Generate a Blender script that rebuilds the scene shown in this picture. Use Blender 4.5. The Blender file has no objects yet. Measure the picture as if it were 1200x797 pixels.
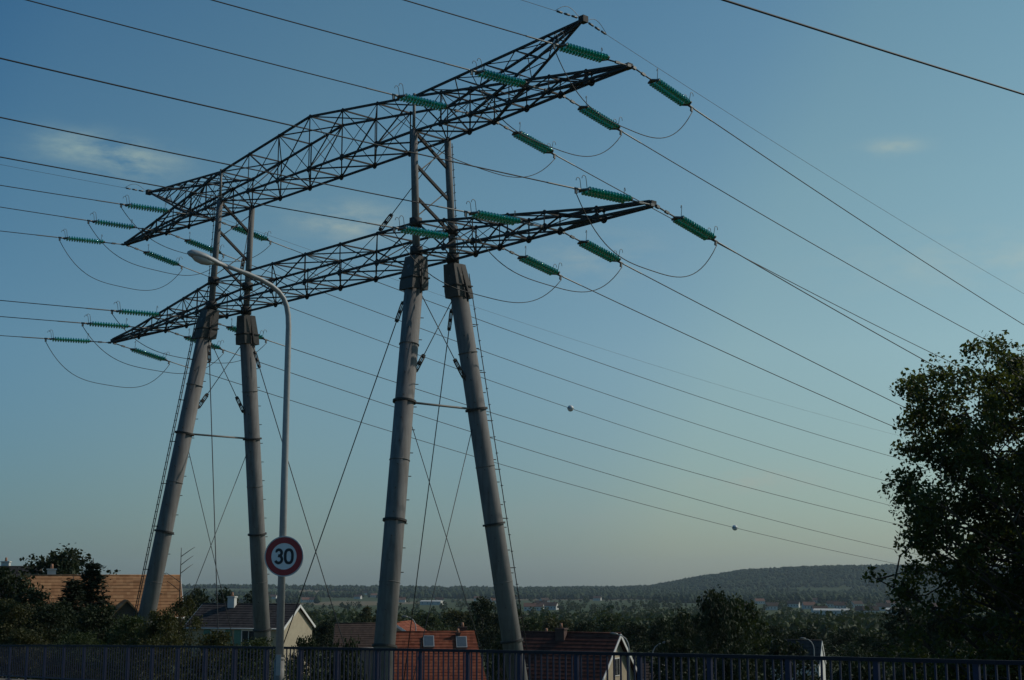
import bpy, math, random
import numpy as np
from mathutils import Vector, Matrix
R = math.radians
scn = bpy.context.scene
col = scn.collection

# ------------------------------------------------------------------ camera
# eye at the origin, y forward, z up; focal length and pitch solved from the pylon
F, PITCH, CX, CY = 1637.45, 0.1702, 600.0, 398.5
cd = bpy.data.cameras.new('camera'); cam = bpy.data.objects.new('camera', cd); col.objects.link(cam)
cd.sensor_width = 36; cd.lens = 36 * F / 1200; cd.clip_start = .1; cd.clip_end = 40000
cam.location = (0, 0, 0); cam.rotation_euler = (math.pi / 2 + PITCH, 0, 0)
scn.camera = cam

# ------------------------------------------------------------------ sky and sun
SUN_AZ, SUN_EL = R(71), R(36)          # azimuth measured from +y towards +x
world = bpy.data.worlds.new('World'); scn.world = world; world.use_nodes = True
nt = world.node_tree; nt.nodes.clear(); N = nt.nodes; LK = nt.links
sky = N.new('ShaderNodeTexSky'); sky.sky_type = 'NISHITA'; sky.sun_disc = False
sky.sun_elevation = SUN_EL; sky.sun_rotation = SUN_AZ
sky.air_density = 1.0; sky.dust_density = .45; sky.ozone_density = 1.2; sky.altitude = 100
bg = N.new('ShaderNodeBackground'); bg.inputs['Strength'].default_value = 0.136
out = N.new('ShaderNodeOutputWorld')

def mth(op, a=None, b=None, c=None, clamp=False):
    n = N.new('ShaderNodeMath'); n.operation = op; n.use_clamp = clamp
    for i, v in enumerate((a, b, c)):
        if v is None: continue
        if isinstance(v, (int, float)): n.inputs[i].default_value = v
        else: LK.new(v, n.inputs[i])
    return n.outputs[0]

tc = N.new('ShaderNodeTexCoord'); sep = N.new('ShaderNodeSeparateXYZ'); LK.new(tc.outputs['Generated'], sep.inputs[0])
dx, dy, dz = sep.outputs
azn = mth('ARCTAN2', dx, dy); eln = mth('ARCSINE', dz)
mp = N.new('ShaderNodeMapping'); mp.inputs['Scale'].default_value = (1, 1, 3); LK.new(tc.outputs['Generated'], mp.inputs[0])
nz = N.new('ShaderNodeTexNoise'); nz.inputs['Scale'].default_value = 24; nz.inputs['Detail'].default_value = 7; nz.inputs['Roughness'].default_value = .58
LK.new(mp.outputs[0], nz.inputs['Vector'])
def pix_dir(px, py):
    a = (px - CX) / F; b = -(py - CY) / F; c, s = math.cos(PITCH), math.sin(PITCH)
    return Vector((a, c - b * s, s + b * c))
# a handful of thin fair-weather clouds in view, and the same kind scattered round the rest of the sky
blobs = [(95, 172, .034, .010, .6), (160, 190, .030, .011, .65), (410, 260, .035, .012, .6), (1046, 172, .019, .0048, .42),
         (695, 300, .04, .018, .28), (885, 563, .040, .009, .42), (1180, 300, .10, .02, .18), (650, 610, .09, .012, .15)]
cl = None
rc = random.Random(5); allb = []
for px, py, wa, we, st in blobs:
    d = pix_dir(px, py).normalized(); allb.append((math.atan2(d.x, d.y), math.asin(d.z), wa, we, st))
for i in range(14):
    allb.append((rc.uniform(.6, 5.6), rc.uniform(.08, .6), rc.uniform(.03, .08), rc.uniform(.008, .02), rc.uniform(.25, .6)))
for a0, e0, wa, we, st in allb:
    if a0 > math.pi: a0 -= 2 * math.pi
    u = mth('DIVIDE', mth('SUBTRACT', azn, a0), wa); v = mth('DIVIDE', mth('SUBTRACT', eln, e0), we)
    q = mth('ADD', mth('MULTIPLY', u, u), mth('MULTIPLY', v, v))
    g = mth('MULTIPLY', mth('EXPONENT', mth('MULTIPLY', q, -1.0)), st)
    cl = g if cl is None else mth('ADD', cl, g)
nn = mth('MULTIPLY_ADD', nz.outputs['Fac'], 3.4, -1.25, clamp=True)
clf = mth('MULTIPLY', cl, nn, clamp=True)
mix = N.new('ShaderNodeMix'); mix.data_type = 'RGBA'
LK.new(clf, mix.inputs['Factor']); LK.new(sky.outputs[0], mix.inputs[6]); mix.inputs[7].default_value = (7.6, 6.4, 5.6, 1)
tint = N.new('ShaderNodeMix'); tint.data_type = 'RGBA'; tint.blend_type = 'MULTIPLY'; tint.inputs['Factor'].default_value = 1; tint.inputs[7].default_value = (.83, 1.075, 1.0, 1)   # camera white balance
ramp = N.new('ShaderNodeValToRGB'); _e = ramp.color_ramp.elements       # hazy horizon, deeper blue higher up, the same all round
_e[0].position = 0; _e[0].color = (.44, .465, .70, 1); _e[1].position = .55; _e[1].color = (.78, .93, 1.0, 1)
for _p, _c in ((.06, (.60, .605, .755, 1)), (.16, (.87, .85, .92, 1)), (.27, (.92, .95, .97, 1)), (.4, (.82, .94, 1.0, 1))):
    _q = _e.new(_p); _q.color = _c
LK.new(dz, ramp.inputs[0])
tint2 = N.new('ShaderNodeMix'); tint2.data_type = 'RGBA'; tint2.blend_type = 'MULTIPLY'; tint2.inputs['Factor'].default_value = 1
LK.new(mix.outputs[2], tint.inputs[6]); LK.new(tint.outputs[2], tint2.inputs[6]); LK.new(ramp.outputs[0], tint2.inputs[7])
# aerosol glow: greyer and brighter towards the sun, deeper blue away from it (values / 1.6, made up for in the strength)
dotn = N.new('ShaderNodeVectorMath'); dotn.operation = 'DOT_PRODUCT'; LK.new(tc.outputs['Generated'], dotn.inputs[0])
dotn.inputs[1].default_value = (math.cos(SUN_EL) * math.sin(SUN_AZ), math.cos(SUN_EL) * math.cos(SUN_AZ), math.sin(SUN_EL))
glow = N.new('ShaderNodeValToRGB'); _g = glow.color_ramp.elements; _g[0].position = 0; _g[0].color = (.26, .47, .63, 1); _g[1].position = 1; _g[1].color = (.95, .85, .72, 1)
for _p, _c in ((.57, (.25, .46, .61, 1)), (.585, (.29, .48, .62, 1)), (.62, (.50, .60, .66, 1)), (.69, (.68, .69, .67, 1)), (.765, (.68, .685, .675, 1)), (.80, (.76, .725, .69, 1)), (.825, (.89, .80, .69, 1))):
    _q = _g.new(_p); _q.color = _c
LK.new(mth('MULTIPLY_ADD', mth('ADD', dotn.outputs['Value'], mth('MULTIPLY', mth('SUBTRACT', .386, dz), .8)), .5, .5), glow.inputs[0])   # haze lies low
tint3 = N.new('ShaderNodeMix'); tint3.data_type = 'RGBA'; tint3.blend_type = 'MULTIPLY'; tint3.inputs['Factor'].default_value = 1
LK.new(tint2.outputs[2], tint3.inputs[6]); LK.new(glow.outputs[0], tint3.inputs[7]); LK.new(tint3.outputs[2], bg.inputs['Color']); LK.new(bg.outputs[0], out.inputs['Surface'])

sd = bpy.data.lights.new('sun', 'SUN'); sd.energy = 2.8; sd.angle = R(.53); sd.color = (1, .93, .82)
sun = bpy.data.objects.new('sun', sd); col.objects.link(sun)
S = Vector((math.cos(SUN_EL) * math.sin(SUN_AZ), math.cos(SUN_EL) * math.cos(SUN_AZ), math.sin(SUN_EL)))
sun.rotation_euler = S.to_track_quat('Z', 'Y').to_euler(); sun.location = S * 200
scn.view_settings.view_transform = 'Standard'; scn.view_settings.look = 'None'
scn.view_settings.exposure = -.3; scn.view_settings.gamma = 1.0
scn.render.resolution_x = 1024; scn.render.resolution_y = 680
scn.render.engine = 'CYCLES'

# ------------------------------------------------------------------ helpers
def at(px, py, Y):
    d = pix_dir(px, py); return Vector((d.x * Y / d.y, Y, d.z * Y / d.y))
HOR = CY + F * math.tan(PITCH)
def xat(px, Y): return at(px, HOR, Y).x
def zat(py, Y): return at(CX, py, Y).z

MATS = {}
def mat(name, color, rough=.6, metal=0, noise=None, bump=0, trans=0, island=0, spec=.5, scale=8, alpha=None, obj_rand=0):
    """procedural principled material: colour broken up by noise, optional leaf translucency"""
    if name in MATS: return MATS[name]
    m = bpy.data.materials.new(name); m.use_nodes = True; t = m.node_tree; ns = t.nodes; lk = t.links
    b = ns['Principled BSDF']; b.inputs['Roughness'].default_value = rough; b.inputs['Metallic'].default_value = metal
    b.inputs['Specular IOR Level'].default_value = spec
    c = (*color, 1); b.inputs['Base Color'].default_value = c
    src = None
    if noise:
        tx = ns.new('ShaderNodeTexCoord'); nz_ = ns.new('ShaderNodeTexNoise'); nz_.inputs['Scale'].default_value = scale
        nz_.inputs['Detail'].default_value = 6; nz_.inputs['Roughness'].default_value = .65
        lk.new(tx.outputs['Object'], nz_.inputs['Vector'])
        r = ns.new('ShaderNodeValToRGB'); r.color_ramp.elements[0].position = .3; r.color_ramp.elements[1].position = .72
        r.color_ramp.elements[0].color = (*noise, 1); r.color_ramp.elements[1].color = c
        lk.new(nz_.outputs['Fac'], r.inputs[0]); src = r.outputs[0]
        if bump:
            bp = ns.new('ShaderNodeBump'); bp.inputs['Strength'].default_value = bump; bp.inputs['Distance'].default_value = .02
            lk.new(nz_.outputs['Fac'], bp.inputs['Height']); lk.new(bp.outputs[0], b.inputs['Normal'])
    if island or obj_rand:
        hsv = ns.new('ShaderNodeHueSaturation')
        if src: lk.new(src, hsv.inputs['Color'])
        else: hsv.inputs['Color'].default_value = c
        if island:
            g = ns.new('ShaderNodeNewGeometry'); rnd = g.outputs['Random Per Island']
        else:
            g = ns.new('ShaderNodeObjectInfo'); rnd = g.outputs['Random']
        k = island or obj_rand
        mr = ns.new('ShaderNodeMapRange'); mr.inputs['To Min'].default_value = 1 - k; mr.inputs['To Max'].default_value = 1 + k
        lk.new(rnd, mr.inputs['Value']); lk.new(mr.outputs[0], hsv.inputs['Value'])
        mh = ns.new('ShaderNodeMapRange'); mh.inputs['To Min'].default_value = .515; mh.inputs['To Max'].default_value = .475
        lk.new(rnd, mh.inputs['Value']); lk.new(mh.outputs[0], hsv.inputs['Hue'])
        src = hsv.outputs[0]
    if src: lk.new(src, b.inputs['Base Color'])
    if trans:
        tr = ns.new('ShaderNodeBsdfTranslucent'); tr.inputs['Color'].default_value = (color[0] * 1.6, color[1] * 1.5, color[2] * .8, 1)
        mx = ns.new('ShaderNodeMixShader'); mx.inputs[0].default_value = trans
        lk.new(b.outputs[0], mx.inputs[1]); lk.new(tr.outputs[0], mx.inputs[2])
        lk.new(mx.outputs[0], ns['Material Output'].inputs['Surface'])
    MATS[name] = m; return m

def link(name, data, m=None, parent=None, loc=None, M=None):
    o = bpy.data.objects.new(name, data); col.objects.link(o)
    if m is not None and data is not None:
        if not data.materials: data.materials.append(m)
    if parent: o.parent = parent
    if M is not None: o.matrix_local = M
    if loc is not None: o.location = loc
    return o
def tag(o, label=None, cat=None, group=None, kind=None):
    if label: o['label'] = label
    if cat: o['category'] = cat
    if group: o['group'] = group
    if kind: o['kind'] = kind
    return o
def thing(name, loc, label, cat, group=None):
    return tag(link(name, None, loc=loc), label, cat, group)

class MB:
    def __init__(s): s.v = []; s.f = []; s.sm = []
    def add(s, V, Fc, smooth=False):
        b = len(s.v); s.v += [tuple(x) for x in V]; s.f += [tuple(i + b for i in f) for f in Fc]; s.sm += [smooth] * len(Fc); return s
    def box(s, c, size, rot=None):
        c = Vector(c); hx, hy, hz = (x / 2 for x in size)
        V = [Vector((x, y, z)) for x in (-hx, hx) for y in (-hy, hy) for z in (-hz, hz)]
        if rot is not None: V = [rot @ v for v in V]
        return s.add([c + v for v in V], [(0, 1, 3, 2), (4, 6, 7, 5), (0, 4, 5, 1), (2, 3, 7, 6), (0, 2, 6, 4), (1, 5, 7, 3)])
    def poly(s, pts, rad, n=8, caps=True, smooth=True):
        """tube along a polyline; rad a number or a list"""
        pts = [Vector(p) for p in pts]; k = len(pts)
        rad = rad if isinstance(rad, (list, tuple)) else [rad] * k
        V = []; up = None
        for i, p in enumerate(pts):
            d = (pts[min(i + 1, k - 1)] - pts[max(i - 1, 0)]).normalized()
            if up is None: up = Vector((0, 0, 1)) if abs(d.z) < .9 else Vector((1, 0, 0))
            a = d.cross(up).normalized(); up = a.cross(d).normalized()
            for j in range(n):
                t = 2 * math.pi * j / n; V.append(p + (a * math.cos(t) + up * math.sin(t)) * rad[i])
        Fc = [(i * n + j, i * n + (j + 1) % n, (i + 1) * n + (j + 1) % n, (i + 1) * n + j) for i in range(k - 1) for j in range(n)]
        s.add(V, Fc, smooth)
        if caps:
            b = len(s.v) - k * n
            s.f += [tuple(b + j for j in range(n))[::-1], tuple(b + (k - 1) * n + j for j in range(n))]; s.sm += [False] * 2
        return s
    def prism(s, outline, h0, h1):
        """outline in xy, extruded z h0..h1"""
        n = len(outline)
        V = [(x, y, h0) for x, y in outline] + [(x, y, h1) for x, y in outline]
        return s.add(V, [tuple(range(n))[::-1], tuple(range(n, 2 * n))] + [(i, (i + 1) % n, n + (i + 1) % n, n + i) for i in range(n)])
    def mesh(s, name):
        me = bpy.data.meshes.new(name); me.from_pydata(s.v, [], s.f); me.polygons.foreach_set('use_smooth', s.sm); me.update(); return me
    def build(s, name, m, parent=None, loc=None, M=None): return link(name, s.mesh(name), m, parent, loc, M)

def np_mesh(name, V, Q, smooth=False):
    """V (n,3), Q (m,k) index array, k = 3 or 4"""
    me = bpy.data.meshes.new(name); k = Q.shape[1]
    me.vertices.add(len(V)); me.vertices.foreach_set('co', np.ascontiguousarray(V, dtype=np.float32).ravel())
    me.loops.add(Q.size); me.loops.foreach_set('vertex_index', np.ascontiguousarray(Q, dtype=np.int32).ravel())
    me.polygons.add(len(Q)); me.polygons.foreach_set('loop_start', np.arange(0, Q.size, k, dtype=np.int32))
    me.polygons.foreach_set('loop_total', np.full(len(Q), k, dtype=np.int32))
    me.polygons.foreach_set('use_smooth', np.full(len(Q), smooth, dtype=bool))
    me.update(calc_edges=True); me.validate(); return me

def leaf_quads(rng, C, size, flat=0.0, aspect=.62):
    """diamond shaped folded leaves at centres C"""
    n = len(C)
    a = rng.normal(size=(n, 3)); a[:, 2] *= (1 - flat * .6); a /= np.linalg.norm(a, axis=1)[:, None]
    b = rng.normal(size=(n, 3)); b -= (b * a).sum(1)[:, None] * a; b /= np.linalg.norm(b, axis=1)[:, None]
    nn = np.cross(a, b)
    s = size * rng.uniform(.6, 1.3, n)[:, None]
    V = np.stack([C - a * s * .5, C + b * s * aspect * .5 + nn * s * .08 - a * s * .08, C + a * s * .5, C - b * s * aspect * .5 + nn * s * .08 - a * s * .08], 1).reshape(-1, 3)
    return V, np.arange(4 * n).reshape(n, 4)

# ------------------------------------------------------------------ terrain
RD = np.array([-.62, .7846]); RN = np.array([-.7846, -.62]); R0 = np.array([0., 24.84])
def rail_top(Y):
    d = np.clip(Y - 24.84, -70, 80); return -1.20 - .0345 * d - .00027 * d * d
def tn(x, y): return x * RD[0] + (y - 24.84) * RD[1], x * RN[0] + (y - 24.84) * RN[1]
def walk_z(tau): return rail_top(24.84 + .7846 * tau) - 1.08
def sstep(a, b, x): t = np.clip((x - a) / (b - a), 0, 1); return t * t * (3 - 2 * t)
def valley(x, y):
    r = np.hypot(x, y); az = np.arctan2(x, y)
    z = np.interp(r, [0, 60, 110, 200, 400, 800, 1500, 2500, 3500, 9000], [-11, -11, -12, -15, -20, -27, -35, -40, -42, -46])
    z = z + 3.6 * sstep(-.13, -.30, az) * np.interp(r, [30, 45, 130, 260], [0, 1, 1, 0])
    px = 600 + 1661 * np.tan(np.clip(az, -1.2, 1.2))
    add = np.interp(px, [-400, 0, 240, 480, 600, 760, 815, 870, 930, 990, 1100, 1300, 1700], [15, 15, 16, 13, 9, 11, 42, 66, 76, 81, 83, 74, 40])
    z = z + add * np.exp(-((r - 5000) / 800.) ** 2)
    z = z + 1.2 * np.sin(x * .004 + 1) * np.cos(y * .003) * np.clip(r / 800 - .3, 0, 1)
    return z
def ground(x, y):
    x = np.asarray(x, float); y = np.asarray(y, float)
    tau, n = tn(x, y); top = walk_z(tau) - .42
    v = valley(x, y)
    w = sstep(-1.2, -17, n)
    h = top * (1 - w) + v * w
    # away from the road's ends the embankment melts into the land
    return h
def gz(x, y): return float(ground(x, y))

def field_material():
    m = bpy.data.materials.new('ground_cover'); m.use_nodes = True; t = m.node_tree; ns = t.nodes; lk = t.links
    b = ns['Principled BSDF']; b.inputs['Roughness'].default_value = .95; b.inputs['Specular IOR Level'].default_value = .1
    tx = ns.new('ShaderNodeTexCoord')
    vo = ns.new('ShaderNodeTexVoronoi'); vo.inputs['Scale'].default_value = .0045
    mpn = ns.new('ShaderNodeMapping'); mpn.inputs['Rotation'].default_value = (0, 0, .5); mpn.inputs['Scale'].default_value = (1, .45, 1)
    lk.new(tx.outputs['Object'], mpn.inputs[0]); lk.new(mpn.outputs[0], vo.inputs['Vector'])
    r = ns.new('ShaderNodeValToRGB'); r.color_ramp.interpolation = 'CONSTANT'
    sp = ns.new('ShaderNodeSeparateColor'); lk.new(vo.outputs['Color'], sp.inputs[0]); lk.new(sp.outputs[0], r.inputs[0])
    e = r.color_ramp.elements; e[0].color = (.04, .055, .02, 1); e[1].position = .3; e[1].color = (.05, .062, .024, 1)
    for p, c in ((.55, (.14, .112, .068, 1)), (.68, (.042, .06, .022, 1)), (.9, (.11, .09, .055, 1))):
        q = e.new(p); q.color = c
    n1 = ns.new('ShaderNodeTexNoise'); n1.inputs['Scale'].default_value = .6; n1.inputs['Detail'].default_value = 8
    lk.new(tx.outputs['Object'], n1.inputs['Vector'])
    near = ns.new('ShaderNodeValToRGB'); near.color_ramp.elements[0].color = (.03, .04, .014, 1); near.color_ramp.elements[1].color = (.085, .09, .035, 1)
    lk.new(n1.outputs['Fac'], near.inputs[0])
    ln = ns.new('ShaderNodeVectorMath'); ln.operation = 'LENGTH'; lk.new(tx.outputs['Object'], ln.inputs[0])
    mr = ns.new('ShaderNodeMapRange'); mr.inputs['From Min'].default_value = 300; mr.inputs['From Max'].default_value = 700; lk.new(ln.outputs['Value'], mr.inputs[0])
    mx = ns.new('ShaderNodeMix'); mx.data_type = 'RGBA'; lk.new(mr.outputs[0], mx.inputs['Factor']); lk.new(near.outputs[0], mx.inputs[6]); lk.new(r.outputs[0], mx.inputs[7])
    lk.new(mx.outputs[2], b.inputs['Base Color'])
    return m
nr, na = 230, 320
rr = np.concatenate([[0.5], np.geomspace(2, 9000, nr - 1)]); aa = np.linspace(-math.pi, math.pi, na, endpoint=False)
# finer angles towards the view
aa = aa - .55 * np.sin(aa)
Rg, Ag = np.meshgrid(rr, aa, indexing='ij'); X = Rg * np.sin(Ag); Y = Rg * np.cos(Ag); Z = ground(X, Y)
V = np.stack([X, Y, Z], -1).reshape(-1, 3)
ii, jj = np.meshgrid(np.arange(nr - 1), np.arange(na), indexing='ij')
Q = np.stack([ii * na + jj, ii * na + (jj + 1) % na, (ii + 1) * na + (jj + 1) % na, (ii + 1) * na + jj], -1).reshape(-1, 4)[:, ::-1]
tag(link('ground', np_mesh('ground', V, Q, True), field_material()), kind='structure')

# ------------------------------------------------------------------ road, kerbs, pavements on the ramp
def strip(name, n0, n1, dz, m, thick=0, t0=-75, t1=130, step=3.0, kind='structure'):
    ts = np.arange(t0, t1 + .01, step); b = MB(); V = []; 
    for t_ in ts:
        z = walk_z(t_) + dz
        for n in (n0, n1):
            p = R0 + RD * t_ + RN * n; V.append((p[0], p[1], z)); V.append((p[0], p[1], z - thick))
    Fc = []
    for i in range(len(ts) - 1):
        a = i * 4; c = a + 4
        Fc += [(a, a + 2, c + 2, c), (a + 1, c + 1, c + 3, a + 3), (a, c, c + 1, a + 1), (a + 2, a + 3, c + 3, c + 2)]
    Fc += [(0, 1, 3, 2), (len(V) - 4, len(V) - 2, len(V) - 1, len(V) - 3)]
    b.add(V, Fc)
    return tag(b.build(name, m), kind=kind)
asph = mat('asphalt', (.055, .054, .052), .9, noise=(.04, .04, .04), scale=30, bump=.3)
pave = mat('pavement_asphalt', (.13, .11, .085), .92, noise=(.085, .075, .06), scale=14, bump=.3)
kerbm = mat('kerb_concrete', (.33, .31, .28), .85, noise=(.22, .21, .19), scale=9)
white_paint = mat('road_paint', (.75, .74, .7), .7, noise=(.5, .49, .46), scale=20)
strip('pavement', -.62, 3.0, 0, pave, .40)
strip('kerb', 3.003, 3.18, .002, kerbm, .41)
strip('road', 3.183, 11.2, -.125, asph, .28)
strip('kerb', 11.203, 11.38, .002, kerbm, .41)
strip('pavement', 11.383, 18, 0, pave, .40)
for k in range(14):
    strip('lane_marking', 7.13, 7.25, -.121, white_paint, 0.002, -60 + 9 * k, -57 + 9 * k, 1.0)

# ------------------------------------------------------------------ blue railing
blue = mat('blue_railing_paint', (.006, .011, .055), .6, noise=(.003, .006, .025), scale=6)
navy = mat('navy_railing_paint', (.008, .012, .045), .55, noise=(.006, .009, .03), scale=6)
darkrail = mat('dark_handrail_paint', (.009, .011, .02), .65, noise=(.014, .015, .02), scale=5, spec=.25)
def rail_pt(tau, h):
    p = R0 + RD * tau; return Vector((p[0], p[1], walk_z(tau) + h))
rb = rail_pt(0, 0)
railing = thing('bridge_railing', rb, 'long dark blue metal railing with upright bars along the road edge', 'railing')
ang = math.atan2(RD[1], RD[0])
taus = [(34 - k - 21.14) * 1.5 for k in range(-14, 30)]      # posts every 1.5 m
lo, hi = -13, 23
def rail_run(h, w, t, name, m, ts):
    b = MB(); V = []
    nv = Vector((RN[0], RN[1], 0))
    for t_ in ts:
        c = rail_pt(t_, h) - rb
        for a_, z_ in ((-w / 2, -t / 2), (w / 2, -t / 2), (w / 2, t / 2), (-w / 2, t / 2)): V.append(c + nv * a_ + Vector((0, 0, z_)))
    Fc = [(i * 4 + j, i * 4 + (j + 1) % 4, i * 4 + 4 + (j + 1) % 4, i * 4 + 4 + j) for i in range(len(ts) - 1) for j in range(4)]
    Fc += [(3, 2, 1, 0), tuple(len(V) - 4 + j for j in range(4))]
    return b.add(V, Fc).build(name, m, railing)
ts = np.linspace(taus[-1] - .05, taus[0] + .05, 60)
rail_run(1.055, .07, .05, 'top_rail', darkrail, ts)
rail_run(.13, .035, .035, 'bottom_rail', navy, ts)
RZ = Matrix.Rotation(ang, 4, 'Z')
post_me = MB().box((0, 0, .51), (.085, .04, 1.04)).box((0, 0, .012), (.2, .14, .02)).mesh('post'); post_me.materials.append(blue)
pick_me = MB().box((0, 0, .585), (.028, .018, .92)).mesh('picket'); pick_me.materials.append(navy)
stuff = MB()
for i, t_ in enumerate(taus):
    link('post', post_me, parent=railing, M=Matrix.Translation(rail_pt(t_, 0) - rb) @ RZ)
    if i == len(taus) - 1: break
    for j in range(9):
        tt = t_ - 1.5 * (j + .72) / 9.45; p = rail_pt(tt, 0) - rb
        yp = 24.84 + .7846 * tt
        if 15.5 < yp < 47.5: link('picket', pick_me, parent=railing, M=Matrix.Translation(p) @ RZ)
        else: stuff.box(p + Vector((0, 0, .585)), (.028, .018, .92), RZ.to_3x3())
tag(stuff.build('picket_run', navy, railing), kind='stuff')

# ------------------------------------------------------------------ street lamp with the speed sign on its pole
galv = mat('galvanised_steel', (.36, .36, .35), .6, metal=.2, noise=(.28, .28, .27), scale=12)
lampgrey = mat('lamp_housing_grey', (.36, .37, .37), .5, noise=(.3, .3, .3), scale=4)
LY = 29.5; lx = xat(330, LY); tau_l, n_l = tn(lx, LY); base = Vector((lx, LY, walk_z(tau_l)))
lamp = thing('street_lamp', base, 'tall grey street lamp on a curved arm holding the speed limit sign', 'street lamp')
nv = Vector((RN[0], RN[1], 0))
def lp(n, z): return nv * (n * .87) + Vector((0, 0, z - base.z))
MB().poly([(0, 0, 0), (0, 0, -1.63 - base.z)], [.115, .105], 20).poly([(0, 0, -1.63 - base.z), (0, 0, -1.56 - base.z)], [.105, .082], 20).box((0, 0, .015), (.4, .4, .03)).build('base_shaft', mat('weathered_base_steel', (.2, .19, .175), .7, metal=.1, noise=(.12, .11, .1), scale=9), lamp)
pts = [lp(0, -1.58), lp(0, 2), lp(0, 4.9), lp(0, 5.35), lp(.02, 5.6), lp(.07, 5.8), lp(.16, 5.96), lp(.3, 6.09), lp(.5, 6.2), lp(.8, 6.3), lp(1.15, 6.38), lp(1.5, 6.44), lp(1.8, 6.49)]
MB().poly(pts, [.082, .074, .064, .06, .058, .056, .054, .053, .052, .05, .048, .046, .044], 16).build('pole', galv, lamp)
MB().box((.0, -.108, .75), (.1, .02, .42)).build('access_door', galv, lamp)
# head : lathe-like shell along the arm
hd = MB(); secs = [(1.72, .045, .045, 6.47), (1.95, .07, .075, 6.50), (2.1, .12, .085, 6.53), (2.3, .17, .105, 6.565), (2.5, .165, .11, 6.60), (2.66, .12, .09, 6.625), (2.74, .05, .04, 6.635)]
sv = Vector((RD[0], RD[1], 0)); V = []
for n, w, h, z in secs:
    for j in range(14):
        t_ = 2 * math.pi * j / 14; zz = math.sin(t_) * h; zz = zz if zz > 0 else zz * .55
        V.append(lp(n, z) + sv * (math.cos(t_) * w) + Vector((0, 0, zz)))
Fc = [(i * 14 + j, i * 14 + (j + 1) % 14, i * 14 + 14 + (j + 1) % 14, i * 14 + 14 + j) for i in range(len(secs) - 1) for j in range(14)] + [tuple(range(14))[::-1], tuple(range(len(V) - 14, len(V)))]
hd.add(V, Fc, True); head = hd.build('lamp_head', lampgrey, lamp)
glassm = mat('lamp_glass', (.55, .56, .55), .15, noise=(.45, .46, .46), scale=5)
gl = MB(); V = []
for n, w, h in ((2.08, .06, .02), (2.2, .12, .075), (2.36, .145, .10), (2.52, .13, .085), (2.63, .06, .03)):
    z = 6.53 + (n - 2.1) * .17 - .035
    for j in range(9):
        t_ = math.pi + math.pi * j / 8; V.append(lp(n, z) + sv * (math.cos(t_) * w) + Vector((0, 0, math.sin(t_) * h)))
gl.add(V, [(i * 9 + j, i * 9 + j + 1, i * 9 + 10 + j, i * 9 + 9 + j) for i in range(4) for j in range(8)], True).build('lens', glassm, head)

# the 30 sign : facing the camera side of the road
sc = Vector((xat(332, LY - .12), LY - .12, zat(652, LY - .12)))
sign = thing('speed_sign', sc, 'round white speed limit sign reading 30 with a red border', 'sign')
redm = mat('sign_red', (.34, .02, .022), .4, noise=(.27, .018, .02), scale=5)
whm = mat('sign_white', (.74, .75, .74), .4, noise=(.62, .63, .62), scale=4)
blk = mat('sign_black', (.012, .012, .013), .5, noise=(.02, .02, .02), scale=4)
alu = mat('sign_aluminium', (.5, .5, .5), .45, metal=.5, noise=(.42, .42, .42), scale=6)
RS = Matrix.Rotation(math.pi / 2, 4, 'X') @ Matrix.Rotation(0, 4, 'Z')        # local xy -> world xz, local z -> -y
RS = Matrix.Rotation(R(-8), 4, 'Z') @ RS
def circ(r, n=64): return [(r * math.cos(2 * math.pi * i / n), r * math.sin(2 * math.pi * i / n)) for i in range(n)]
def ringmb(r0, r1, z0, z1, n=64):
    a, b_ = circ(r0, n), circ(r1, n)
    V = [(x, y, z) for (c, z) in ((a, z0), (b_, z0), (b_, z1), (a, z1)) for x, y in c]
    return MB().add(V, [(k * n + i, k * n + (i + 1) % n, ((k + 1) % 4) * n + (i + 1) % n, ((k + 1) % 4) * n + i) for k in range(4) for i in range(n)])
MB().prism(circ(.405), -.012, 0).build('plate', whm, sign, M=RS)
ringmb(.402, .418, -.03, .006).build('rim', alu, sign, M=RS)
ringmb(.272, .395, .001, .004).build('red_border', redm, sign, M=RS)
def ribbon(pts, w, closed=False):
    pts = [Vector((x, y)) for x, y in pts]; k = len(pts); L = []; Rr = []
    for i, p in enumerate(pts):
        a = pts[(i - 1) % k] if closed or i else p; c = pts[(i + 1) % k] if closed or i < k - 1 else p
        d = (c - a).normalized(); nrm = Vector((-d.y, d.x)) * w / 2; L.append(p + nrm); Rr.append(p - nrm)
    V = [(p.x, p.y, .0012) for p in L] + [(p.x, p.y, .0012) for p in Rr] + [(p.x, p.y, .005) for p in L] + [(p.x, p.y, .005) for p in Rr]
    Fc = []
    for i in range(k if closed else k - 1):
        j = (i + 1) % k; Fc += [(2 * k + i, 3 * k + i, 3 * k + j, 2 * k + j), (i, j, k + j, k + i), (i, 2 * k + i, 2 * k + j, j), (k + i, k + j, 3 * k + j, 3 * k + i)]
    return MB().add(V, Fc)
zero = []
for i in range(40):
    t_ = 2 * math.pi * i / 40; c, s_ = math.cos(t_), math.sin(t_); e = .78
    zero.append((.105 + .078 * math.copysign(abs(c) ** e, c), .135 * math.copysign(abs(s_) ** e, s_)))
three = [(-.178, .108)]
for i in range(15):
    t_ = R(150 - 240 * i / 14 * 1.0); three.append((-.112 + .062 * math.cos(t_), .072 + .064 * math.sin(t_)))
three.append((-.125, .012))
three2 = [(-.125, .012)]
for i in range(17):
    t_ = R(92 - 250 * i / 16); three2.append((-.113 + .072 * math.cos(t_), -.062 + .074 * math.sin(t_)))
ribbon(zero, .058, True).build('digit_zero', blk, sign, M=RS)
tmb = ribbon(three, .057); b2_ = ribbon(three2, .057); tmb.add([(x, y, z + .0006) for x, y, z in b2_.v], b2_.f); tmb.build('digit_three', blk, sign, M=RS)
br = MB()
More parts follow.
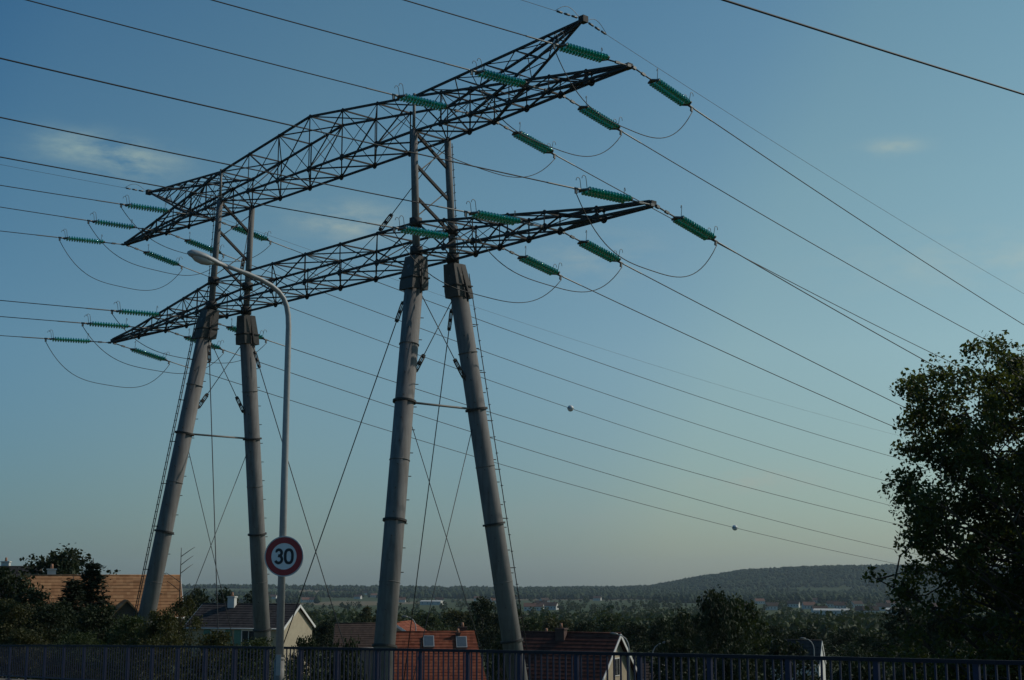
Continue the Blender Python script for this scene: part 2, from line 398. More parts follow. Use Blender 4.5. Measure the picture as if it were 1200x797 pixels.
for dz_ in (-.2, .2): br.box((0, .05, dz_), (.5, .03, .04)).box((0, .17, dz_), (.19, .02, .05)).box((.09, .11, dz_), (.015, .12, .05)).box((-.09, .11, dz_), (.015, .12, .05))
br.build('bracket', alu, sign)

# ------------------------------------------------------------------ transmission pylon
PA, PYAW, PD = -.1375, -.8144, 75.0
PC = Vector((PD * math.sin(PA), PD * math.cos(PA), 0)); PU = Vector((math.cos(PYAW), math.sin(PYAW), 0)); PV = Vector((-PU.y, PU.x, 0))
ZG = -11.2
pbase = Vector((PC.x, PC.y, ZG))
def pw(s, v, z): return PC + PU * s + PV * v + Vector((0, 0, z))         # world
def pl(s, v, z): return pw(s, v, z) - pbase                              # pylon-local
A1, B1, Z1, ZT1, L1, HC1 = 9.454, 1.195, 15.81, 15.54, 23.54, 1.50
A2, B2, Z2, ZT2, L2, HC2 = 9.013, 1.108, 22.10, 22.02, 22.34, 2.99
PP, ZP, LS, VS = 19.69, 25.05, .0734, .1449
steel = mat('weathered_steel', (.055, .049, .044), .75, metal=.2, noise=(.034, .03, .028), scale=3, obj_rand=.25)
steel_l = mat('grey_galvanised_steel', (.20, .185, .165), .65, metal=.2, noise=(.14, .13, .12), scale=3)
conc = mat('grey_painted_tube', (.178, .168, .158), .8, noise=(.125, .118, .112), scale=1.0)
def streak(m):
    t = m.node_tree; ns = t.nodes; lk = t.links; b = ns['Principled BSDF']; src = b.inputs['Base Color'].links[0].from_socket
    tx = ns.new('ShaderNodeTexCoord'); mp_ = ns.new('ShaderNodeMapping'); mp_.inputs['Scale'].default_value = (7, 7, .22); lk.new(tx.outputs['Object'], mp_.inputs[0])
    n_ = ns.new('ShaderNodeTexNoise'); n_.inputs['Scale'].default_value = 1; n_.inputs['Detail'].default_value = 5; lk.new(mp_.outputs[0], n_.inputs['Vector'])
    r_ = ns.new('ShaderNodeValToRGB'); r_.color_ramp.elements[0].position = .46; r_.color_ramp.elements[0].color = (1, 1, 1, 1); r_.color_ramp.elements[1].position = .68; r_.color_ramp.elements[1].color = (.5, .42, .35, 1)
    lk.new(n_.outputs['Fac'], r_.inputs[0]); x_ = ns.new('ShaderNodeMix'); x_.data_type = 'RGBA'; x_.blend_type = 'MULTIPLY'; x_.inputs['Factor'].default_value = .5
    lk.new(src, x_.inputs[6]); lk.new(r_.outputs[0], x_.inputs[7]); lk.new(x_.outputs[2], b.inputs['Base Color'])
streak(conc)
darkst = mat('dark_bracket_steel', (.05, .045, .04), .75, metal=.2, noise=(.034, .03, .028), scale=4)
shoe_m = mat('grey_shoe_plate', (.085, .077, .07), .75, metal=.1, noise=(.055, .05, .045), scale=3)
cablem = mat('dark_steel_cable', (.045, .045, .047), .6, metal=.3, noise=(.03, .03, .03), scale=5)
pylon = thing('transmission_pylon', pbase, 'large four-legged lattice power pylon with two long crossarms', 'pylon')
# L-section bar, unit length along z
t_ = .16; Lsec = [(-.5, -.5), (.5, -.5), (.5, -.5 + t_), (-.5 + t_, -.5 + t_), (-.5 + t_, .5), (-.5, .5)]
lbar = MB().prism([(x, y) for x, y in Lsec], 0, 1).mesh('angle_bar')
LB = {}
def bar(name, p1, p2, w, m, parent, roll=0):
    if m.name not in LB:
        LB[m.name] = lbar.copy(); LB[m.name].materials.append(m)
    d = p2 - p1; q = d.to_track_quat('Z', 'Y').to_matrix().to_4x4()
    M = Matrix.Translation(p1) @ q @ Matrix.Rotation(roll, 4, 'Z') @ Matrix.Diagonal((w, w, d.length, 1))
    return link(name, LB[m.name], parent=parent, M=M)
rs = random.Random(3)
def crossarm(name, nodes, bot, top, chord_w):
    """bot(s, side), top(s, side) -> local points; the chords are the part, the bars its sub-parts"""
    b = MB()
    for side in (-1, 1):
        for fn in (bot, top):
            P_ = [fn(s, side) for s in nodes]
            for p, q in zip(P_[:-1], P_[1:]):
                d = q - p; rot = d.to_track_quat('Z', 'Y').to_matrix()
                b.box((p + q) / 2, (chord_w, chord_w, d.length + .02), rot)
    for s in (nodes[0], nodes[-1]):
        b.box((bot(s, 1) + top(s, -1)) / 2, (.34, .3, .22), Matrix.Rotation(PYAW, 3, 'Z'))
    beam = b.build(name, steel, pylon)
    n = len(nodes); gm = None
    gus = MB().poly([(0, -.02, 0), (0, .02, 0)], [.19, .19], 10).mesh('gusset_plate'); gus.materials.append(darkst)
    for i, s in enumerate(nodes):
        inner = 0 < i < n - 1
        if inner:
            for side in (-1, 1):
                bar('post', bot(s, side), top(s, side), .06, steel, beam, rs.uniform(0, 3))
                for fn in (bot, top):
                    link('gusset_plate', gus, parent=beam, M=Matrix.Translation(fn(s, side)) @ Matrix.Rotation(PYAW, 4, 'Z') @ Matrix.Diagonal((1, 1, 1, 1) if fn is bot else (.62, 1, .62, 1)))
            bar('strut', bot(s, -1), bot(s, 1), .075, steel, beam); bar('strut', top(s, -1), top(s, 1), .07, steel, beam)
            if (top(s, 1) - bot(s, 1)).length > .5 and i % 2: bar('cross_brace', bot(s, -1), top(s, 1), .055, steel, beam)
    for i in range(n - 1):
        s0, s1 = nodes[i], nodes[i + 1]; flip = (i % 2 == 0) ^ (s0 >= 0)
        last = i in (0, n - 2)
        for side in (-1, 1):
            if not last:
                a, c = (s0, s1) if flip else (s1, s0)
                bar('brace', bot(a, side), top(c, side), .065, steel, beam, rs.uniform(0, 3))
                bar('light_brace', top(a, side), bot(c, side), .036, steel, beam, rs.uniform(0, 3))
        if not last:
            bar('plan_brace', bot(s0, -1), bot(s1, 1), .07, steel, beam); bar('plan_brace', bot(s0, 1), bot(s1, -1), .07, steel, beam)
            bar('plan_brace', top(s0, -1 if flip else 1), top(s1, 1 if flip else -1), .06, steel_l if i % 3 == 0 else steel, beam)
    return beam
NU = [-L2, -20.0, -17.84, -15.4, -12.9, -10.9, -A2, -6, -3, 0, 3, 6, A2, 10.9, 12.9, 15.4, 17.84, 20.0, L2]
def taper(s, a, L): return min(1.0, max(.06, (L - abs(s)) / (L - a)))
def ub(s, sd_): t = taper(s, A2, L2); return pl(s, sd_ * B2 * t, ZT2 + (Z2 - ZT2) * t)
def ut(s, sd_): t = taper(s, A2, L2); return pl(s, sd_ * B2 * t, ZT2 + .12 + (HC2 - .04) * (1 - abs(s) / L2))
upper = crossarm('upper_crossarm', NU, ub, ut, .105)
NL = [-L1, -20.6, -17.64, -15.4, -13.2, -11.3, -A1, -6.3, -3.15, 0, 3.15, 6.3, A1, 11.3, 13.2, 15.4, 17.64, 20.6, L1]
def lb_(s, sd_): t = taper(s, A1, L1); return pl(s, sd_ * B1 * t, ZT1 + (Z1 - ZT1) * t)
def lt_(s, sd_): t = taper(s, A1, L1); return pl(s, sd_ * B1 * t, (ZT1 + .12) * (1 - t) + (Z1 + HC1) * t)
lower = crossarm('lower_crossarm', NL, lb_, lt_, .105)
# shield wire peaks
for sg in (-1, 1):
    ap = pl(sg * PP, 0, ZP); b = MB()
    feet = [ut(sg * A2, -1), ut(sg * A2, 1), ub(sg * 12.9, 1), ub(sg * 12.9, -1)]
    for f_ in feet:
        d = f_ - ap; b.box((f_ + ap) / 2, (.1, .1, d.length), d.to_track_quat('Z', 'Y').to_matrix())
    b.box(ap, (.32, .32, .3), Matrix.Rotation(PYAW, 3, 'Z'))
    pk = b.build('shield_wire_peak', steel, pylon)
    fr = [.2, .38, .56, .74, .9]
    for i, t in enumerate(fr):
        P_ = [ap.lerp(f_, t) for f_ in feet]
        for k in range(4):
            bar('strut', P_[k], P_[(k + 1) % 4], .05, steel, pk)
            if i < len(fr) - 1:
                q = ap.lerp(feet[(k + 1) % 4], fr[i + 1]); bar('brace', P_[k], q, .05, steel, pk)
# legs, shoes, upper tubes
def leg_pt(sg, sv_, z):
    d = Z1 - z; return pl(sg * (A1 + LS * d), sv_ * (B1 + VS * d), z)
cap_top, RINGS = 15.6, (8.3, 2.7, -2.9, -8.4)
for sg in (-1, 1):
    for sv_ in (-1, 1):
        p0, p1 = leg_pt(sg, sv_, ZG - .5), leg_pt(sg, sv_, 15.0)
        leg = MB().poly([p0, p1], [.50, .44], 32).build('leg', conc, pylon)
        ax = (p1 - p0).normalized()
        for zr in RINGS:
            c = leg_pt(sg, sv_, zr); MB().poly([c - ax * .05, c + ax * .05], [.56, .56], 32, smooth=False).build('flange', darkst, leg)
        for zr in (5.5, -.1, -5.6, 11.1):
            c = leg_pt(sg, sv_, zr); MB().poly([c - ax * .02, c + ax * .02], [.487, .487], 32).build('weld_seam', conc, leg)
        c = leg_pt(sg, sv_, ZG); MB().box(c + Vector((0, 0, .15)), (1.9, 1.9, 1.2), Matrix.Rotation(PYAW, 3, 'Z')).build('foundation', kerbm, leg)
        # shoe at the top: tapered box with stiffener plates
        sh = MB(); V = []
        for z, h in ((13.85, .50), (14.2, .50), (15.55, .39)):
            c = leg_pt(sg, sv_, z)
            for a_, b_ in ((-1, -1), (1, -1), (1, 1), (-1, 1)): V.append(c + PU * (a_ * h) + PV * (b_ * h))
        sh.add(V, [(3, 2, 1, 0), (8, 9, 10, 11)] + [(i * 4 + j, i * 4 + (j + 1) % 4, i * 4 + 4 + (j + 1) % 4, i * 4 + 4 + j) for i in (0, 1) for j in range(4)])
        shoe = sh.build('shoe', shoe_m, leg)
        for a_ in (-1, 1):
            c0, c1 = leg_pt(sg, sv_, 13.6), leg_pt(sg, sv_, 15.5)
            MB().add([c0 + PU * (a_ * .55) + PV * .04, c0 + PU * (a_ * .70) + Vector((0, 0, .3)) + PV * .04, c1 + PU * (a_ * .5) + PV * .04, c0 + PU * (a_ * .55) - PV * .04, c0 + PU * (a_ * .70) + Vector((0, 0, .3)) - PV * .04, c1 + PU * (a_ * .5) - PV * .04],
                     [(0, 1, 2), (5, 4, 3), (0, 3, 4, 1), (1, 4, 5, 2), (2, 5, 3, 0)]).build('stiffener', darkst, shoe)
        c = leg_pt(sg, sv_, 14.45); MB().box(c, (1.08, 1.08, .06), Matrix.Rotation(PYAW, 3, 'Z')).build('collar', darkst, shoe)
        # step bolts
        sb = MB()
        for k in range(40):
            z = -9 + k * .55; c = leg_pt(sg, sv_, z); dirv = (PU * .55 + PV * (.8 if k % 2 else -.6) * 1).normalized()
            if -9 < z < 13: sb.poly([c + dirv * .42, c + dirv * .6], .022, 5)
        tag(sb.build('step_bolt_row', darkst, leg), kind='stuff')
        # thin tube between the crossarms
        q0, q1 = pl(sg * A1, sv_ * B1, 15.3), pl(sg * A2, sv_ * B2, Z2 + .05)
        MB().poly([q0, q1], [.19, .175], 16).build('upper_tube', conc, pylon)
        for zz in (Z1 + HC1, Z1 + .05):
            t = (zz - 15.3) / (Z2 + .05 - 15.3); c = q0.lerp(q1, t); MB().poly([c - Vector((0, 0, .22)), c + Vector((0, 0, .22))], [.32, .32], 10).build('joint_collar', darkst, pylon)
        if sv_ == -1: MB().poly([q1, q1 + Vector((0, 0, 1.9))], .075, 8).build('top_spigot', steel_l, pylon)
    # bar and cables inside each pair of legs
    a, c = leg_pt(sg, -1, 8.3), leg_pt(sg, 1, 8.3); MB().poly([a, c], .055, 8).build('tie_bar', steel_l, pylon)
    def cable(p, q, r=.024, tb=None):
        o = MB().poly([p, q], r, 6).build('guy_cable', cablem, pylon)
        if tb is not None:
            d = (q - p).normalized(); m0 = p.lerp(q, tb); n_ = d.cross(PU).normalized()
            w = MB().poly([m0 - d * .45 + n_ * .09, m0 + d * .45 + n_ * .09], .035, 6).poly([m0 - d * .45 - n_ * .09, m0 + d * .45 - n_ * .09], .035, 6)
            for e in (-.45, 0, .45): w.box(m0 + d * e, (.14, .14, .16), d.to_track_quat('Z', 'Y').to_matrix())
            w.build('turnbuckle', darkst, o)
        return o
    for sv_ in (-1, 1):
        off = PV * (-sv_ * .5)
        cable(leg_pt(sg, sv_, 13.7) + off, leg_pt(sg, -sv_, 9.7) - off * .9, .022, .86)
        cable(leg_pt(sg, sv_, 7.3) + off, leg_pt(sg, -sv_, ZG + .8) - off, .02)
        cable(leg_pt(sg, sv_, 13.75) - PU * (sg * .55), pl(0, sv_ * (B1 + VS * (Z1 - ZG)), ZG), .028, .035)
    # bracing between the upper tubes
    def tub(sv_, z): t = (z - Z1) / (Z2 - Z1); return pl(sg * (A1 + (A2 - A1) * t), sv_ * (B1 + (B2 - B1) * t), z)
    zs = [17.4, 19.1, 20.8]
    for k, z in enumerate(zs):
        bar('tube_brace', tub(-1, z + 1.3), tub(1, z - .3), .13, steel, pylon)
    for z in (17.6, 19.8): bar('light_brace', tub(1, z + 1.9), tub(-1, z), .05, steel_l, pylon)
    cable(pl(sg * A2, B2, Z2), lt_(sg * 6.3, -1), .022, .88)
    # ladder on the outer side of one leg of each pair
    sv_ = 1 if sg == 1 else -1
    ld = MB(); offv = (PV * (sv_ * .8) + PU * .12) if sg == 1 else (PV * (sv_ * .8))
    for e in ((0,) if sg == 1 else (0, .2)): ld.poly([leg_pt(sg, sv_, ZG + 2) + offv + PU * e, leg_pt(sg, sv_, 15.2) + offv + PU * e], .026, 6)
    for k in range(60):
        c = leg_pt(sg, sv_, ZG + 2.2 + k * .4) + offv
        if k < 58 and (sg == -1 or k % 2 == 0): ld.poly([c - PU * .06, c + PU * (.24 if sg == -1 else .1)], .02, 5)
        if k % 6 == 0: ld.poly([c, c - offv * .5], .025, 5)
    ld.build('ladder', darkst, pylon)
    l2 = MB(); b0, b1 = tub(sv_, 15.9) + PV * (sv_ * .3), tub(sv_, 22) + PV * (sv_ * .3)
    l2.poly([b0, b1], .022, 5)
    for k in range(15): c = b0.lerp(b1, (k + .5) / 15); l2.poly([c - PU * .09, c + PU * .09], .018, 5)
    l2.build('upper_ladder', darkst, pylon)

# ------------------------------------------------------------------ insulator strings, power cables, jumpers
glass = bpy.data.materials.new('green_glass'); glass.use_nodes = True
_t = glass.node_tree; _b = _t.nodes['Principled BSDF']
_n = _t.nodes.new('ShaderNodeTexNoise'); _n.inputs['Scale'].default_value = 9
_r = _t.nodes.new('ShaderNodeValToRGB'); _r.color_ramp.elements[0].color = (.0, .26, .155, 1); _r.color_ramp.elements[1].color = (.01, .52, .31, 1)
_t.links.new(_n.outputs['Fac'], _r.inputs[0]); _t.links.new(_r.outputs[0], _b.inputs['Base Color'])
_b.inputs['Roughness'].default_value = .06; _b.inputs['Transmission Weight'].default_value = .35; _b.inputs['IOR'].default_value = 1.5
fit_m = mat('fitting_steel', (.16, .16, .155), .5, metal=.5, noise=(.1, .1, .1), scale=6)
wire_m = mat('aluminium_cable_dull', (.035, .035, .037), .6, metal=.2, noise=(.025, .025, .026), scale=4)
sleeve_m = mat('dull_aluminium', (.24, .235, .225), .5, metal=.4, noise=(.17, .17, .16), scale=6)
shield_m = mat('thin_steel_wire', (.10, .105, .11), .55, metal=.4, noise=(.07, .07, .08), scale=4)
def discs(y0):
    b = MB(); n = 14; prof = [(.0, .045), (.018, .125), (.032, .145), (.05, .135), (.055, .05), (.12, .042)]
    for k in range(n):
        x0 = 1.5 + k * .172; V = []; m_ = 14
        for px_, r_ in prof:
            for j in range(m_):
                t = 2 * math.pi * j / m_; V.append((x0 + .17 - px_ - .02, y0 + r_ * math.cos(t), r_ * math.sin(t)))
        b.add(V, [(i * m_ + j, i * m_ + (j + 1) % m_, (i + 1) * m_ + (j + 1) % m_, (i + 1) * m_ + j) for i in range(len(prof) - 1) for j in range(m_)], True)
    return b
sep_ = .185
IM = {
 'disc_string_a': discs(-sep_).mesh('disc_string'), 'disc_string_b': discs(sep_).mesh('disc_string'),
 'link_rod': MB().poly([(0, 0, 0), (1.35, 0, 0)], .035, 6).box((.08, 0, 0), (.2, .12, .12)).box((.75, 0, 0), (.25, .1, .1)).mesh('link_rod'),
 'yoke_a': MB().prism([(1.3, 0), (1.5, -.32), (1.56, -.32), (1.56, .32), (1.5, .32)], -.03, .03).mesh('yoke_plate'),
 'yoke_b': MB().prism([(3.94, -.32), (4.0, -.32), (4.22, 0), (4.0, .32), (3.94, .32)], -.03, .03).mesh('yoke_plate'),
 'tension_clamp': MB().poly([(4.15, 0, 0), (4.5, 0, 0)], .055, 8).box((4.42, 0, -.09), (.1, .08, .22)).mesh('tension_clamp'),
}
def horn(x, y, up, lean):
    P_ = [Vector((x, y, 0))]
    for k in range(9):
        a = math.pi * k / 8; P_.append(Vector((x + lean * (.05 + .16 * (1 - math.cos(a)) / 2 * 1.4), y, up * (.42 + .14 * math.sin(a)) if k else up * .42)))
    return MB().poly(P_, .014, 5).mesh('arcing_horn')
IM['horn_a'] = horn(1.52, -.19, 1, -.3); IM['horn_b'] = horn(3.95, -.19, 1, 1); IM['horn_c'] = horn(3.98, .19, 1, 1)
for k, me in IM.items():
    me.materials.append(glass if 'disc' in k else fit_m)
    if 'disc' in k:      # dark metal caps between the glass sheds
        me.materials.append(cablem); me.polygons.foreach_set('material_index', [1 if (i // 14) % 5 == 4 else 0 for i in range(len(me.polygons))])
INAME = {'disc_string_a': 'disc_string', 'disc_string_b': 'disc_string', 'yoke_a': 'yoke_plate', 'yoke_b': 'yoke_plate', 'horn_a': 'arcing_horn', 'horn_b': 'arcing_horn', 'horn_c': 'arcing_horn'}
AZR, AZL = .74305, -2.27161
WIRES = {1: dict(URt=(-.1636, .000425), URm=(-.1503, .000468), URi=(-.1516, .000465), LRt=(-.168, .000407), LRm=(-.1701, .000378), LRi=(-.158, .000406),
                 ULi=(-.1378, .000375), ULm=(-.1524, .000377), ULt=(-.1683, .000401), LLi=(-.1479, .000402), LLm=(-.1666, .000399), LLt=(-.1679, .000389), GR=(-.1337, .000423), GL=(-.1141, .000326)),
         -1: dict(URt=(-.0308, .000303), URm=(-.0268, .000302), URi=(-.0174, .000303), LRt=(-.0224, .000326), LRm=(-.0171, .000306), LRi=(-.0222, .000311),
                  ULi=(-.0294, .000301), ULm=(-.021, .000301), ULt=(-.0527, .000301), LLi=(-.0413, .000302), LLm=(-.045, .000301), LLt=(-.0492, .0003), GR=(-.0262, .0003), GL=(-.0055, .0003))}
SU, SL = {'m': 17.84, 'i': 12.9}, {'m': 17.64, 'i': 13.2}
def attach(n, side):
    sg = 1 if n[1] == 'R' else -1
    if n[0] == 'G': return pw(sg * PP, 0, ZP)
    L, zt, a, z, b, D_ = (L2, ZT2, A2, Z2, B2, SU) if n[0] == 'U' else (L1, ZT1, A1, Z1, B1, SL)
    s = L + .2 if n[2] == 't' else D_[n[2]]; t = max(0, (L - s) / (L - a))
    return pw(sg * s, side * (b * t + .1), zt + (z - zt) * t)
BEAM = {'U': 'upper', 'L': 'lower'}; ARM = {'R': 'tree-side', 'L': 'rooftop-side'}; POS = {'t': 'outermost', 'm': 'middle', 'i': 'innermost'}
WAY = {1: 'towards the hills', -1: 'towards the road'}
ends = {}
for side in (1, -1):
    az = AZR if side == 1 else AZL; h = Vector((math.sin(az), math.cos(az), 0))
    for n, (m_, c_) in WIRES[side].items():
        p0 = attach(n, side); T = 290 if side == 1 else 110
        def wp(t): return p0 + h * t + Vector((0, 0, m_ * t + c_ * t * t))
        if n[0] != 'G':
            d = (wp(4.3) - p0).normalized(); q = Matrix((d, Vector((0, 0, 1)).cross(d).normalized(), d.cross(Vector((0, 0, 1)).cross(d).normalized()))).transposed().to_4x4()
            o = link('insulator_string', None, M=Matrix.Translation(p0) @ q)
            tag(o, 'green glass insulator string, %s on the %s crossarm\'s %s end, pulling %s' % (POS[n[2]], BEAM[n[0]], ARM[n[1]], WAY[side]), 'insulator', 'tension insulator strings on the pylon')
            for k, me in IM.items():
                c = link(INAME.get(k, k), me, parent=o)
                if 'disc' in k: c['kind'] = 'stuff'
            ends[(n, side)] = wp(4.42)
            ts_ = [4.45 + (T - 4.45) * (k / 40) ** 1.6 for k in range(41)]
            w = MB().poly([wp(t) for t in ts_], .024, 6).build('power_cable', wire_m)
            w = tag(w, 'dark power cable heading %s from the %s string, %s crossarm\'s %s end' % (WAY[side], POS[n[2]], BEAM[n[0]], ARM[n[1]]), 'power cable', 'power cables strung from the pylon')
            MB().poly([wp(4.4), wp(4.6), wp(5.9), wp(6.0)], [.026, .034, .034, .026], 8).build('end_sleeve', sleeve_m, w)
        else:
            ts_ = [T * (k / 40) ** 1.6 for k in range(41)]
            w = MB().poly([wp(t) for t in ts_], .011, 5).build('shield_wire', shield_m)
            tag(w, 'thin shield wire running %s from the peak of the pylon\'s %s end' % (WAY[side], ARM[n[1]]), 'wire', 'thin shield wires strung from the pylon peaks')
            hw = MB(); c = wp(1.1)
            for k in range(3): hw.poly([wp(.4 + .45 * k), wp(.7 + .45 * k)], .05, 6)
            P_ = [wp(.15) + Vector((0, 0, .05))] + [wp(.2 + 1.5 * k / 8) + Vector((0, 0, .38 * math.sin(math.pi * k / 8))) for k in range(1, 8)] + [wp(1.7)]
            hw.poly(P_, .013, 5).build('dead_end_fitting', fit_m, w)
for n in WIRES[1]:
    if n[0] == 'G': continue
    a, b = ends[(n, -1)] - Vector((0, 0, .18)), ends[(n, 1)] - Vector((0, 0, .18))
    sag = {'t': 2.15, 'm': 1.95, 'i': 1.9}[n[2]]; P_ = []
    for k in range(33):
        u = k / 32; u2 = .5 - .5 * math.cos(math.pi * u) if 0 else u
        e = abs(2 * u - 1); P_.append(a.lerp(b, u) - Vector((0, 0, sag * (1 - e ** 3.2))))
    tag(MB().poly(P_, .02, 6).build('jumper_cable', wire_m), 'drooping jumper cable beneath the %s strings of the %s crossarm\'s %s end' % (POS[n[2]], BEAM[n[0]], ARM[n[1]]), 'jumper cable', 'jumper loops under the pylon crossarms')
# marker balls on two of the cables
ballm = mat('marker_ball_white', (.7, .7, .68), .5, noise=(.6, .6, .58), scale=4)
h = Vector((math.sin(AZR), math.cos(AZR), 0))
for n, px, lab in (('ULt', 668.5, 'small white marker ball clamped on the outermost cable of the upper crossarm'), ('LLt', 861, 'small white marker ball on the lowest cable beside the wooded hill')):
    m_, c_ = WIRES[1][n]; p0 = attach(n, 1); best = min((k * .1 for k in range(100, 1100)), key=lambda t: abs((lambda p: CX + F * p.x / (p.y * math.cos(PITCH) + p.z * math.sin(PITCH)))(p0 + h * t + Vector((0, 0, m_ * t + c_ * t * t))) - px))
    c = p0 + h * best + Vector((0, 0, m_ * best + c_ * best ** 2)); V = []; Fc = []
    for i in range(9):
        for j in range(16):
            a, b = math.pi * i / 8, 2 * math.pi * j / 16; V.append((.29 * math.sin(a) * math.cos(b), .29 * math.sin(a) * math.sin(b), .29 * math.cos(a)))
    Fc = [(i * 16 + j, (i + 1) * 16 + j, (i + 1) * 16 + (j + 1) % 16, i * 16 + (j + 1) % 16) for i in range(8) for j in range(16)]
    o = thing('marker_ball', c, lab, 'marker ball', 'marker balls on the cables')
    MB().add(V, Fc, True).build('shell', ballm, o)
    rr_ = MB(); V = [(.30 * math.cos(2 * math.pi * j / 16), .30 * math.sin(2 * math.pi * j / 16), z) for z in (-.02, .02) for j in range(16)]
    rr_.add(V, [(j, (j + 1) % 16, 16 + (j + 1) % 16, 16 + j) for j in range(16)]).build('seam', fit_m, o)
# one nearer cable of another line, high over the road
pa, pb = at(848, 0, 21.5), None
hz = Vector((math.sin(.955), math.cos(.955), 0))
P_ = [pa + hz * t + Vector((0, 0, .004 * t + .0004 * t * t)) for t in range(-60, 140, 4)]
tag(MB().poly(P_, .019, 6).build('power_cable', wire_m), 'lone thick black cable crossing the sky high above the leafy tree', 'power cable', 'power cables strung from the pylon')

# ------------------------------------------------------------------ houses
def tile_mat(name, c1, c2, c3):
    m = bpy.data.materials.new(name); m.use_nodes = True; t = m.node_tree; ns = t.nodes; lk = t.links
    b = ns['Principled BSDF']; b.inputs['Roughness'].default_value = .85; b.inputs['Specular IOR Level'].default_value = .2
    tx = ns.new('ShaderNodeTexCoord'); sp = ns.new('ShaderNodeSeparateXYZ'); lk.new(tx.outputs['Object'], sp.inputs[0])
    n1 = ns.new('ShaderNodeTexNoise'); n1.inputs['Scale'].default_value = 2.2; n1.inputs['Detail'].default_value = 8; n1.inputs['Roughness'].default_value = .7; lk.new(tx.outputs['Object'], n1.inputs['Vector'])
    w = ns.new('ShaderNodeTexWhiteNoise'); w.noise_dimensions = '2D'
    cx_ = ns.new('ShaderNodeMath'); cx_.operation = 'SNAP'; cx_.inputs[1].default_value = .24; lk.new(sp.outputs[0], cx_.inputs[0])
    cz = ns.new('ShaderNodeMath'); cz.operation = 'SNAP'; cz.inputs[1].default_value = .21; lk.new(sp.outputs[2], cz.inputs[0])
    cb = ns.new('ShaderNodeCombineXYZ'); lk.new(cx_.outputs[0], cb.inputs[0]); lk.new(cz.outputs[0], cb.inputs[1]); lk.new(cb.outputs[0], w.inputs['Vector'])
    ad = ns.new('ShaderNodeMath'); ad.operation = 'MULTIPLY_ADD'; ad.inputs[1].default_value = .45; lk.new(w.outputs[0], ad.inputs[0])
    sc_ = ns.new('ShaderNodeMath'); sc_.operation = 'MULTIPLY'; sc_.inputs[1].default_value = .6; lk.new(n1.outputs['Fac'], sc_.inputs[0]); lk.new(sc_.outputs[0], ad.inputs[2])
    r = ns.new('ShaderNodeValToRGB'); e = r.color_ramp.elements; e[0].position = .2; e[0].color = (*c1, 1); e[1].position = .85; e[1].color = (*c3, 1); q = e.new(.5); q.color = (*c2, 1)
    lk.new(ad.outputs[0], r.inputs[0]); lk.new(r.outputs[0], b.inputs['Base Color'])
    return m
T_or = tile_mat('orange_roof_tile', (.23, .105, .046), (.31, .15, .068), (.40, .21, .10))
T_red = tile_mat('red_roof_tile', (.13, .034, .017), (.20, .052, .025), (.27, .085, .042))
T_dk = tile_mat('dark_red_roof_tile', (.055, .02, .014), (.08, .027, .019), (.11, .04, .028))
T_sl = tile_mat('dark_slate_tile', (.028, .024, .024), (.04, .034, .034), (.06, .052, .05))
T_br = tile_mat('brown_roof_tile', (.045, .03, .024), (.062, .04, .031), (.08, .052, .04))
W_cr = mat('cream_render', (.42, .36, .25), .9, noise=(.32, .27, .19), scale=1.5, bump=.2)
W_wh = mat('white_render', (.6, .59, .55), .9, noise=(.48, .47, .44), scale=1.5, bump=.2)
W_gr = mat('grey_render', (.3, .28, .25), .9, noise=(.24, .22, .2), scale=1.5)
wood_w = mat('white_painted_wood', (.7, .69, .65), .6, noise=(.6, .59, .56), scale=6)
wood_d = mat('dark_stained_wood', (.06, .042, .03), .7, noise=(.04, .03, .022), scale=6)
shut = mat('green_shutter_paint', (.09, .22, .17), .6, noise=(.07, .18, .14), scale=6)
pane_m = mat('window_glass', (.03, .035, .04), .08, noise=(.02, .025, .03), scale=2)
sky_m = mat('skylight_glass', (.09, .11, .13), .12, noise=(.07, .09, .1), scale=2)
brick_m = mat('chimney_brick', (.12, .06, .045), .9, noise=(.06, .035, .028), scale=9, bump=.4)
pot_m = mat('clay_pot', (.4, .2, .12), .85, noise=(.32, .15, .09), scale=8)

